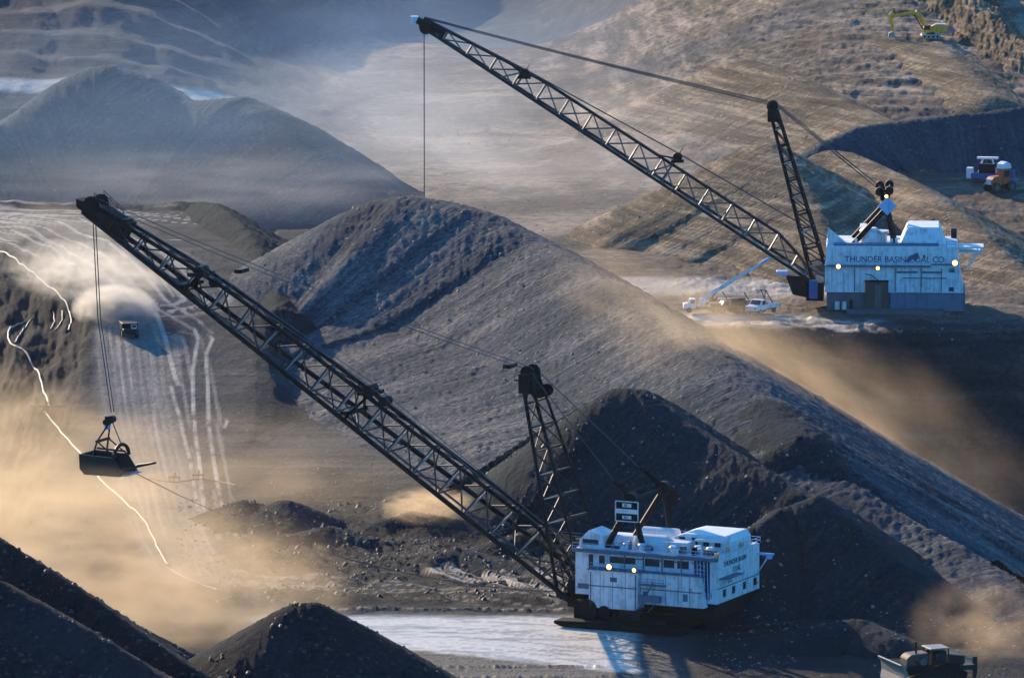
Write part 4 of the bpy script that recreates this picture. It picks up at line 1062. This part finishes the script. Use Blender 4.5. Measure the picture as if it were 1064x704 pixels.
def haul_truck():
    root = empty('haul_truck', on_surface(134, 349, 1400, 1860), R(-80))   # driving towards the camera
    tag(root, 'dark haul truck with its dust plume coming down the haul road', 'haul truck'); root.scale = (.72, .72, .72)
    MB().box(-3.6, 3.6, -1.5, 1.5, 1.0, 1.9).build('chassis', M['black'], root, bevel=.05)
    MB().prism([(-4.4, 2.2), (1.4, 2.0), (2.0, 3.8), (4.2, 4.1), (4.2, 4.35), (1.6, 4.2), (-4.6, 4.0)], -2.4, 2.4).build('dump_body', M['steel'], root, bevel=.05)
    MB().box(2.2, 4.0, -2.2, 2.2, 1.4, 2.6).build('bonnet', M['steel'], root, bevel=.1)
    c = MB().box(2.2, 3.6, .3, 1.9, 2.6, 3.9).build('cab', M['white'], root, bevel=.06)
    MB().box(3.58, 3.66, .5, 1.7, 3.0, 3.7).build('windscreen', M['glass'], c)
    for x, y in ((2.6, 2.1), (2.6, -2.1), (-2.3, 2.0), (-2.3, -2.0)): wheel(root, (x, y, 1.1), 1.1, .9)
haul_truck()

def pickup(px, py, rz, mcab, mbed, label, name='pickup_truck', cat='truck', load=None, s=1.3):
    root = empty(name, on_surface(px, py, 1745, 1800), R(rz)); tag(root, label, cat, 'service trucks parked by the far boom')
    root.scale = (s, s, s)
    MB().box(-2.8, 2.8, -.5, .5, .55, .8).build('chassis', M['black'], root)
    c = MB().prism([(.6, .7), (2.9, .7), (2.9, 1.35), (1.9, 1.5), (1.45, 2.15), (.6, 2.15)], -.95, .95).build('cab', mcab, root, bevel=.05)
    MB().prism([(1.95, 1.46), (1.5, 2.08), (1.46, 2.05), (1.9, 1.42)], -.8, .8).build('windscreen', M['glass'], c)
    for sy in (-.97, .93): MB().box(.75, 1.4, sy, sy + .04, 1.45, 2.0).build('side_window', M['glass'], c)
    b = MB().box(-2.9, .5, -1.0, 1.0, .8, .95).box(-2.9, .5, -1.0, -.92, .95, 1.4).box(-2.9, .5, .92, 1.0, .95, 1.4).box(-2.9, -2.8, -.92, .92, .95, 1.4).build('truck_bed', mbed, root)
    if load == 'box': MB().box(-2.7, .3, -.8, .8, .96, 2.0).build('tool_body', mbed, root, bevel=.05); MB().tube((-1.2, 0, 2.0), (-.4, 0, 3.2), .1, n=5).build('hoist_post', M['brown'], root)
    if load == 'tank': MB().tube((-2.6, 0, 1.7), (.2, 0, 1.7), .75, n=16).build('tank', mbed, root)
    if load == 'frame': MB().tube((-2.2, .6, 1), (-.2, .4, 3.4), .07, n=4).tube((-2.2, -.6, 1), (-.2, -.4, 3.4), .07, n=4).tube((-.2, -.4, 3.4), (-.2, .4, 3.4), .07, n=4).tube((-.2, .4, 3.4), (.3, .4, 1), .07, n=4).build('derrick', M['brown'], root)
    for x, y in ((1.9, .85), (1.9, -.85), (-1.7, .85), (-1.7, -.85)): wheel(root, (x, y, .45), .45, .3)
    for y in (-.7, .7): MB().box(2.88, 2.95, y - .15, y + .15, .95, 1.2).build('headlight', M['pale_steel'], root)
    return root
def crane_truck():
    p = on_surface(731, 324, 1745, 1800)
    root = empty('crane_truck', p, R(184)); tag(root, 'white crane truck with its long jib raised to the far boom', 'crane truck', 'service trucks parked by the far boom')
    MB().box(-4.5, 4.4, -.6, .6, .7, 1.1).build('chassis', M['black'], root)
    c = MB().prism([(1.9, .9), (4.6, .9), (4.6, 2.0), (3.6, 2.2), (3.1, 3.1), (1.9, 3.1)], -1.2, 1.2).build('cab', M['white2'], root, bevel=.06)
    MB().prism([(3.66, 2.2), (3.16, 3.02), (3.1, 3.0), (3.6, 2.15)], -1.0, 1.0).build('windscreen', M['glass'], c)
    for sy in (-1.22, 1.17): MB().box(2.1, 3.0, sy, sy + .05, 2.1, 2.9).build('side_window', M['glass'], c)
    MB().box(-4.6, 1.6, -1.2, 1.2, 1.1, 1.35).box(-4.4, -1.4, -1.1, 1.1, 1.35, 2.1).build('deck', M['brown'], root)
    t = MB().tube((.2, 0, 1.3), (.2, 0, 3.2), .7, n=12).build('turret', M['white2'], root)
    # jib towards the boom: target point in local coordinates
    tgt = Vector(at(800, 268, p[1] + 2.0)) - Vector(p); rot = Matrix.Rotation(-R(184), 3, 'Z'); tgt = rot @ tgt
    a = Vector((.2, 0, 3.0)); d = tgt - a
    j = MB().tube(a, a + d * .45, .42, n=6).tube(a + d * .4, a + d * .8, .33, n=6).tube(a + d * .75, tgt, .25, n=6).build('jib', M['white'], root)
    MB().tube(tgt - d * .14, tgt, .36, n=8).build('jib_head', M['ltblue'], j)
    MB().tube((-.9, 0, 1.8), a + d * .22, .16, n=6).build('lift_ram', M['steel'], root)
    for x, y in ((3.4, 1.05), (3.4, -1.05), (-2.2, 1.05), (-2.2, -1.05), (-3.6, 1.05), (-3.6, -1.05)): wheel(root, (x, y, .6), .6, .4)
crane_truck()
pickup(748, 322, 175, M['brown'], M['cable'], 'brown service truck with tool body beside the crane truck', load='box')
pickup(759, 324.5, 200, M['brown'], M['brown'], 'rust brown truck with a tank in the middle of the parked trucks', load='tank')
pickup(771, 323, 165, M['base_grey'], M['cable'], 'grey service truck with tool body left of the white pickup', load='box')
pickup(792, 326, 235, M['white2'], M['white'], 'white pickup facing the camera at the right of the parked trucks', load='frame', s=1.6)

def excavator():
    p = on_surface(967, 40, 2080, 2230)
    root = empty('excavator', p, R(180)); tag(root, 'yellow tracked excavator with arched boom on the far mound', 'excavator')
    for s in (-1, 1):
        t = MB().prism([(-2.6, .25), (-2.2, 0), (2.2, 0), (2.6, .25), (2.8, .7), (2.4, 1.15), (-2.4, 1.15), (-2.8, .7)], s * 1.7 - .4, s * 1.7 + .4).build('track', M['pale_steel'], root)
        for k in range(4): MB().tube((-1.8 + k * 1.2, s * 1.7 - .45, .5), (-1.8 + k * 1.2, s * 1.7 + .45, .5), .3, n=10).build('roller', M['black'], t)
    MB().tube((0, 0, 1.1), (0, 0, 1.6), 1.2, n=16).build('slew_ring', M['black'], root)
    b = MB().prism([(-4.6, 1.9), (-4.6, 3.5), (-1.0, 3.7), (1.2, 2.6), (1.8, 1.6), (-3.4, 1.6)], -1.6, .5).build('body', M['yellow'], root, bevel=.06)
    MB().box(-4.2, -1.2, -1.4, .3, 3.7, 3.95).build('engine_cover', M['white2'], b)
    c = MB().prism([(.0, 1.6), (2.2, 1.6), (2.2, 2.8), (1.7, 3.8), (.0, 3.8)], .6, 1.8).build('cab', M['yellow'], root, bevel=.05)
    MB().box(.3, 1.9, 1.8, 1.86, 2.4, 3.6).build('cab_window', M['glass'], c)
    path = [(1.2, 2.4), (2.6, 5.6), (4.4, 7.2), (6.4, 7.0), (10.8, 5.9)]
    bm = MB()
    for (a, c_), (rr, r2) in zip(zip(path[:-1], path[1:]), ((.6, .75), (.75, .7), (.7, .5), (.5, .4))): bm.tube((a[0], 0, a[1]), (c_[0], 0, c_[1]), rr, r2, n=6)
    bm = bm.build('boom', M['yellow'], root)
    MB().tube((2.2, .5, 2.4), (4.6, .5, 6.5), .16, n=6).build('boom_ram', M['steel'], bm)
    MB().tube((6.2, 0, 7.7), (10.6, 0, 7.0), .16, n=6).build('arm_ram', M['steel'], bm)
    st = MB().tube((10.6, 0, 7.2), (11.4, 0, 6.2), .55, .55, n=6).tube((11.2, 0, 6.4), (10.4, 0, 1.6), .5, .3, n=6).build('arm', M['yellow'], root)
    MB().prism([(10.2, 1.8), (11.6, 1.5), (11.9, .2), (11.0, -.5), (9.9, -.3)], -.8, .8).build('bucket', M['pale_steel'], st, bevel=.05)
excavator()

def drill_rig():
    p = on_surface(1040, 199, 1780, 2000)
    root = empty('tractor', p, R(215)); tag(root, 'orange wheeled machine with white hood beside the blue flatbed', 'tractor'); root.scale = (1.3,) * 3
    MB().box(-2.6, 2.6, -.6, .6, .9, 1.5).build('chassis', M['black'], root)
    MB().prism([(.4, 1.3), (3.0, 1.3), (3.0, 2.4), (2.4, 3.0), (.4, 3.1)], -1.0, 1.0).build('bonnet', M['orange'], root, bevel=.08)
    MB().box(2.98, 3.06, -.7, .7, 1.5, 2.5).build('grille', M['white2'], root)
    c = MB().box(-1.6, .3, -1.0, 1.0, 1.5, 4.4).build('cab', M['orange'], root, bevel=.08)
    for sy in (-1.03, .99): MB().box(-1.3, .0, sy, sy + .04, 2.8, 4.1).build('side_window', M['glass'], c)
    MB().prism([(-1.9, 4.4), (.5, 4.4), (.2, 5.4), (-.8, 5.8), (-1.7, 5.3)], -1.0, 1.0).build('hood', M['white2'], root, bevel=.1)
    MB().box(-3.4, -1.7, -1.2, 1.2, 1.4, 2.3).build('rear_deck', M['blue_deck'], root)
    MB().tube((-2.6, .4, 2.3), (-2.6, .4, 4.0), .5, n=10).build('tank', M['blue'], root)
    for x, y, r in ((2.2, 1.3, .95), (2.2, -1.3, .95), (-1.6, 1.3, 1.0), (-1.6, -1.3, 1.0)):
        w = wheel(root, (x, y, r), r, .6)
    p = on_surface(1026, 190, 1780, 2000)
    root = empty('flatbed_truck', p, R(170)); tag(root, 'blue flatbed carrying a white trestle left of the orange machine', 'truck'); root.scale = (1.2,) * 3
    MB().box(-3.2, 3.4, -1.2, 1.2, 1.0, 2.0).build('flatbed', M['blue'], root, bevel=.05)
    MB().box(3.0, 4.4, -1.1, 1.1, .9, 3.1).build('cab', M['white2'], root, bevel=.08)
    f = MB()
    for x in (-1.6, 1.6): 
        f.tube((x * 1.2, 0, 2.0), (x * .6, 0, 5.0), .2, n=6)
    f.box(-2.2, 2.2, -.8, .8, 5.0, 5.4); f.build('trestle', M['white2'], root)
    MB().box(-1.7, 1.8, -.9, .9, 2.0, 4.0).build('load', M['black'], root, bevel=.1)
    for x, y in ((2.6, 1.1), (2.6, -1.1), (-2.2, 1.1), (-2.2, -1.1)): wheel(root, (x, y, .55), .55, .4)
drill_rig()

def bulldozer():
    p = on_surface(966, 708, 1200, 1400)
    root = empty('bulldozer', p, R(200)); tag(root, 'tracked bulldozer with raised pale blade at the bottom right', 'bulldozer'); root.scale = (2.0,) * 3
    for s in (-1, 1):
        t = MB().prism([(-2.6, .3), (-2.2, 0), (2.2, 0), (2.6, .3), (2.7, .8), (1.2, 1.2), (-.8, 1.9), (-1.4, 1.8), (-2.7, .9)], s * 1.45 - .4, s * 1.45 + .4).build('track', M['black'], root, bevel=.03)
        for k in range(5): MB().tube((-1.9 + k * .95, s * 1.45 - .44, .42), (-1.9 + k * .95, s * 1.45 + .44, .42), .26, n=10).build('roller', M['steel'], t)
        gr = MB()
        for k in range(12): gr.box(-2.2 + k * .4, -2.12 + k * .4, s * 1.45 - .4, s * 1.45 + .4, -.08, .0)
        gr.build('grousers', M['steel'], t)
        MB().tube((-.6, s * 2.0, .7), (3.2, s * 2.0, .5), .14, n=6).build('push_arm', M['steel'], root)
    MB().box(-2.4, 2.3, -1.0, 1.0, .7, 1.6).build('chassis', M['black'], root, bevel=.05)
    MB().prism([(.4, 1.4), (2.4, 1.3), (2.4, 2.2), (2.0, 2.5), (.4, 2.6)], -.8, .8).build('bonnet', M['brown'], root, bevel=.08)
    c = MB().box(-1.2, .1, -.8, .8, 1.6, 2.7).build('cab', M['black'], root, bevel=.05)
    for sy in (-.93, .89): MB().box(-1.0, -.1, sy, sy + .14, 1.9, 2.6).build('side_window', M['glass'], c)
    for x, y in ((-1.3, -.9), (-1.3, .9), (.2, -.9), (.2, .9)): MB().tube((x, y, 1.4), (x, y, 2.85), .07, n=5).build('canopy_post', M['steel'], root)
    cl = MB()
    for k in range(9): cl.tube((-2.6 + k * .5, .95, 1.3 + (k % 3) * .2), (-2.3 + k * .5, .9, 2.0 + (k % 2) * .3), .06, n=5)
    cl.build('hydraulic_hose', M['steel'], root)
    MB().tube((1.0, .85, 1.9), (1.0, 1.1, 1.9), .3, n=12).tube((-.4, 1.0, 1.0), (-.4, 1.2, 1.0), .34, n=12).build('guard_plate', M['base_grey'], root)
    MB().box(-1.4, .35, -1.0, 1.0, 2.85, 2.97).build('canopy', M['cable'], root, bevel=.03)
    MB().tube((1.4, .3, 2.5), (1.4, .3, 3.5), .09, n=8).build('exhaust_pipe', M['black'], root)
    MB().prism([(-1.4, 1.5), (-2.8, 1.5), (-2.8, 2.2), (-1.4, 2.4)], -1.0, 1.0).build('fuel_tank', M['steel'], root, bevel=.06)
    MB().prism([(3.3, .1), (3.5, .1), (3.35, .9), (3.45, 1.6), (3.75, 2.0), (3.6, 2.05), (3.2, 1.6), (3.1, .9)], -2.5, 2.5).build('blade', M['cable'], root)
    MB().tube((1.9, .6, 1.8), (3.2, .6, 1.2), .1, n=6).tube((1.9, -.6, 1.8), (3.2, -.6, 1.2), .1, n=6).build('blade_ram', M['pale_steel'], root)
    r = MB().box(-3.9, -2.6, -.6, .6, .9, 1.3).prism([(-4.3, 1.9), (-3.9, 1.9), (-3.9, .3), (-4.1, -.1), (-4.3, .6)], -.15, .15).build('ripper', M['steel'], root)
    MB().tube((-2.6, 0, 2.0), (-4.1, 0, 1.6), .1, n=6).build('ripper_ram', M['pale_steel'], r)
bulldozer()

# ------------------------------------------------------------------ trailing cables on the ground
def cable(pl, r, label, m=M['cable'], sub=6, name='trailing_cable'):
    P_ = [gpt(*p) for p in pl]; pts = []
    for i in range(len(P_) - 1):
        p0 = P_[max(0, i - 1)]; p1 = P_[i]; p2 = P_[i + 1]; p3 = P_[min(len(P_) - 1, i + 2)]
        for k in range(sub):
            t = k / sub
            pts.append(tuple(.5 * (2 * p1[j] + (p2[j] - p0[j]) * t + (2 * p0[j] - 5 * p1[j] + 4 * p2[j] - p3[j]) * t * t + (3 * p1[j] - p0[j] - 3 * p2[j] + p3[j]) * t ** 3) for j in (0, 1)))
    pts.append(P_[-1][:2])
    A = np.array(pts); A[:, 0] += .25 * fbm(np.arange(len(A)) / 2.0, np.zeros(len(A)), 2); z = surf(A[:, 0], A[:, 1]) + r * .6
    mb = MB()
    for i in range(len(A) - 1): mb.tube((A[i, 0], A[i, 1], z[i]), (A[i + 1, 0], A[i + 1, 1], z[i + 1]), r, n=6)
    o = mb.build(name, m); tag(o, label, 'cable', 'cables lying on the ground')
cable([(-20, 254), (0, 262), (20, 275), (42, 290), (60, 305), (70, 320), (74, 335), (70, 343)], .20, 'pale cable curving along the left bench towards the dust plume')
cable([(28, 334), (16, 338), (8, 347), (12, 358), (28, 368), (38, 385), (44, 402), (50, 422)], .21, 'pale cable bending down the left edge to the cable stand')
cable([(46, 428), (60, 445), (82, 470), (104, 498), (128, 520), (148, 540), (160, 560), (170, 582), (174, 587)], .21, 'long pale cable running under the hanging bucket')
cable([(178, 592), (190, 600), (208, 607), (226, 613)], .2, 'short pale cable end emerging from the dust')
cable([(36, 331), (26, 340), (18, 350), (16, 356)], .15, 'thin cable loop at the far left, outer one')
cable([(65, 323), (64, 333), (57, 343)], .15, 'thin cable loop near the left bench road')
cable([(56, 325), (56, 335), (52, 342)], .14, 'shortest thin cable loop near the left bench road')
cable([(142, 496), (160, 498), (180, 501), (205, 498), (225, 500), (244, 505)], .14, 'thin dark cable crossing the haul road', m=M['steel'])
def stand(px, py, label, w=2.6):
    root = empty('cable_stand', on_surface(px, py, 1400, 1860), R(5)); tag(root, label, 'cable stand', 'cable stands')
    MB().box(-w, w, -.25, .25, .9, 1.2).build('beam', M['steel'], root)
    for x in (-w * .8, 0, w * .8): MB().tube((x, -.6, -.2), (x, 0, 1.0), .12, n=5).tube((x, .6, -.2), (x, 0, 1.0), .12, n=5).build('leg', M['steel'], root)
    MB().tube((0, 0, 1.1), (.2, 0, 2.0), .2, n=6).build('saddle', M['orange'], root)
stand(49, 427, 'wide dark cable stand at the left edge', 3.4)
stand(181, 501, 'small dark cable stand on the haul road, left one', 1.2)
stand(206, 499, 'small dark cable stand on the haul road, right one', 1.2)

# ------------------------------------------------------------------ air: even haze and dust clouds
def volmat(name, dens, color, aniso):
    m = bpy.data.materials.new(name); m.use_nodes = True; n = m.node_tree; n.nodes.clear()
    out = n.nodes.new('ShaderNodeOutputMaterial'); pv = n.nodes.new('ShaderNodeVolumePrincipled')
    pv.inputs['Color'].default_value = (*color, 1); pv.inputs['Anisotropy'].default_value = aniso
    pv.inputs['Density'].default_value = dens
    n.links.new(pv.outputs[0], out.inputs['Volume'])
    return m, n, pv
HAZE = 0.5e-5
hm, _, _ = volmat('haze', HAZE, (0.80, 0.88, 1.0), 0.35)
hz = MB().box(-27000, 27000, -1600, 30500, -175, 262).build('haze', hm); tag(hz, 'even pale haze filling the mine', kind='stuff')

def dust(c, rad, rz, dens, color, label, aniso=0.35, sc=2.2, th=0.45, seed=0.0, tilt=(0, 0), stretch=(1, 1, 1)):
    m, n, pv = volmat('dust', dens, color, aniso)
    oc = nn(n, 'ShaderNodeTexCoord').outputs['Object']
    ln = nn(n, 'ShaderNodeVectorMath', operation='LENGTH'); n.links.new(oc, ln.inputs[0])
    fall = mathn(n, 'SUBTRACT', 1.0, ln.outputs['Value'], True)
    mp = nn(n, 'ShaderNodeMapping'); mp.inputs['Location'].default_value = (seed, seed * .7, 0); mp.inputs['Scale'].default_value = stretch
    n.links.new(oc, mp.inputs['Vector'])
    nz = noise(n, mp.outputs[0], sc * 1.15, 5, 0.6)
    nz = mathn(n, 'MULTIPLY', mathn(n, 'SUBTRACT', nz, th - .04, True), 5.5)
    k = mathn(n, 'MULTIPLY', mathn(n, 'MULTIPLY', fall, nz), dens)
    n.links.new(k, pv.inputs['Density'])
    bm = bmesh.new(); bmesh.ops.create_icosphere(bm, subdivisions=3, radius=1.0)
    me = bpy.data.meshes.new('dust_cloud'); bm.to_mesh(me); bm.free(); me.materials.append(m)
    o = bpy.data.objects.new('dust_cloud', me); COL.objects.link(o)
    o.location = c; o.scale = rad; o.rotation_euler = (tilt[0], tilt[1], rz)
    tag(o, label, kind='stuff')
    return o
TAN = (0.95, 0.73, 0.48)
def dpt(px, py, dy=0.0, dz=0.0):
    p = on_surface(px, py, 1250, 2400); return (p[0], p[1] + dy, p[2] + dz)
dust(at(-40, 500, 1460), (44, 34, 24), 0, .045, TAN, 'tan dust drifting off the left edge', seed=2.3, sc=2.6)
dust(at(60, 600, 1345), (54, 36, 20), R(-8), .042, TAN, 'thick tan dust rising behind the black coal piles', seed=1.3, sc=2.6)
dust(at(205, 630, 1350), (28, 30, 17), 0, .05, TAN, 'tan dust low behind the pointed coal pile', seed=4.3, sc=2.4)
dust(at(150, 520, 1490), (60, 34, 20), 0, .018, TAN, 'thin tan dust veil behind the hanging bucket', seed=5.3, sc=2.6)
dust(dpt(118, 338, 8, 2), (9, 13, 6), R(30), .55, (.98, .93, .86), 'white dust plume thrown up right behind the haul truck', seed=7.7, th=.36, sc=2.8)
dust(dpt(88, 310, 14, 2), (17, 34, 9), R(25), .08, (.98, .93, .86), 'white dust plume drifting up the haul road', seed=8.7, th=.40, sc=3)
dust(dpt(60, 275, 20, 3), (22, 40, 9), R(20), .012, (.98, .93, .86), 'thin dust drifting back from the haul truck', seed=9.7, sc=3)
dust(at(810, 425, 1580), (44, 30, 16), 0, .034, TAN, 'brown dust blowing up out of the right hand pit', seed=11.1, tilt=(0, R(38)), sc=2.8)
dust(at(880, 470, 1600), (52, 36, 26), 0, .014, TAN, 'brown dust hanging in the right hand pit', seed=13.1, tilt=(0, R(30)), sc=2.6)
dust(at(700, 340, 1560), (36, 30, 12), 0, .012, TAN, 'thin dust above the upper flank of the central ridge', seed=14.1, tilt=(0, R(30)))
dust(at(210, 190, 1880), (80, 26, 10), 0, .011, (.82, .80, .78), 'dust drifting along the foot of the far left hill', seed=15.9, sc=3.2)
dust(at(180, 130, 1930), (110, 40, 34), 0, .0035, (.45, .68, 1.0), 'bluish haze in front of the far left hill', seed=16.9, sc=1.4, th=.34)
dust(at(470, 170, 2020), (95, 160, 30), 0, .0050, (.84, .84, .88), 'pale dust hanging in the valley behind the ridge', seed=18.3, sc=1.8)
dust(at(300, 70, 2300), (150, 260, 40), 0, .0016, (.40, .62, 1.0), 'bluish dust haze over the far end of the mine', seed=22.3, sc=1.2, th=.36)
dust(at(446, 527, 1470), (10, 10, 4), 0, .20, TAN, 'small puff of lit dust under the near boom', seed=25.0, th=.4, sc=3)
dust(at(1020, 650, 1330), (14, 12, 10), 0, .04, TAN, 'dust behind the bulldozer', seed=29.0)
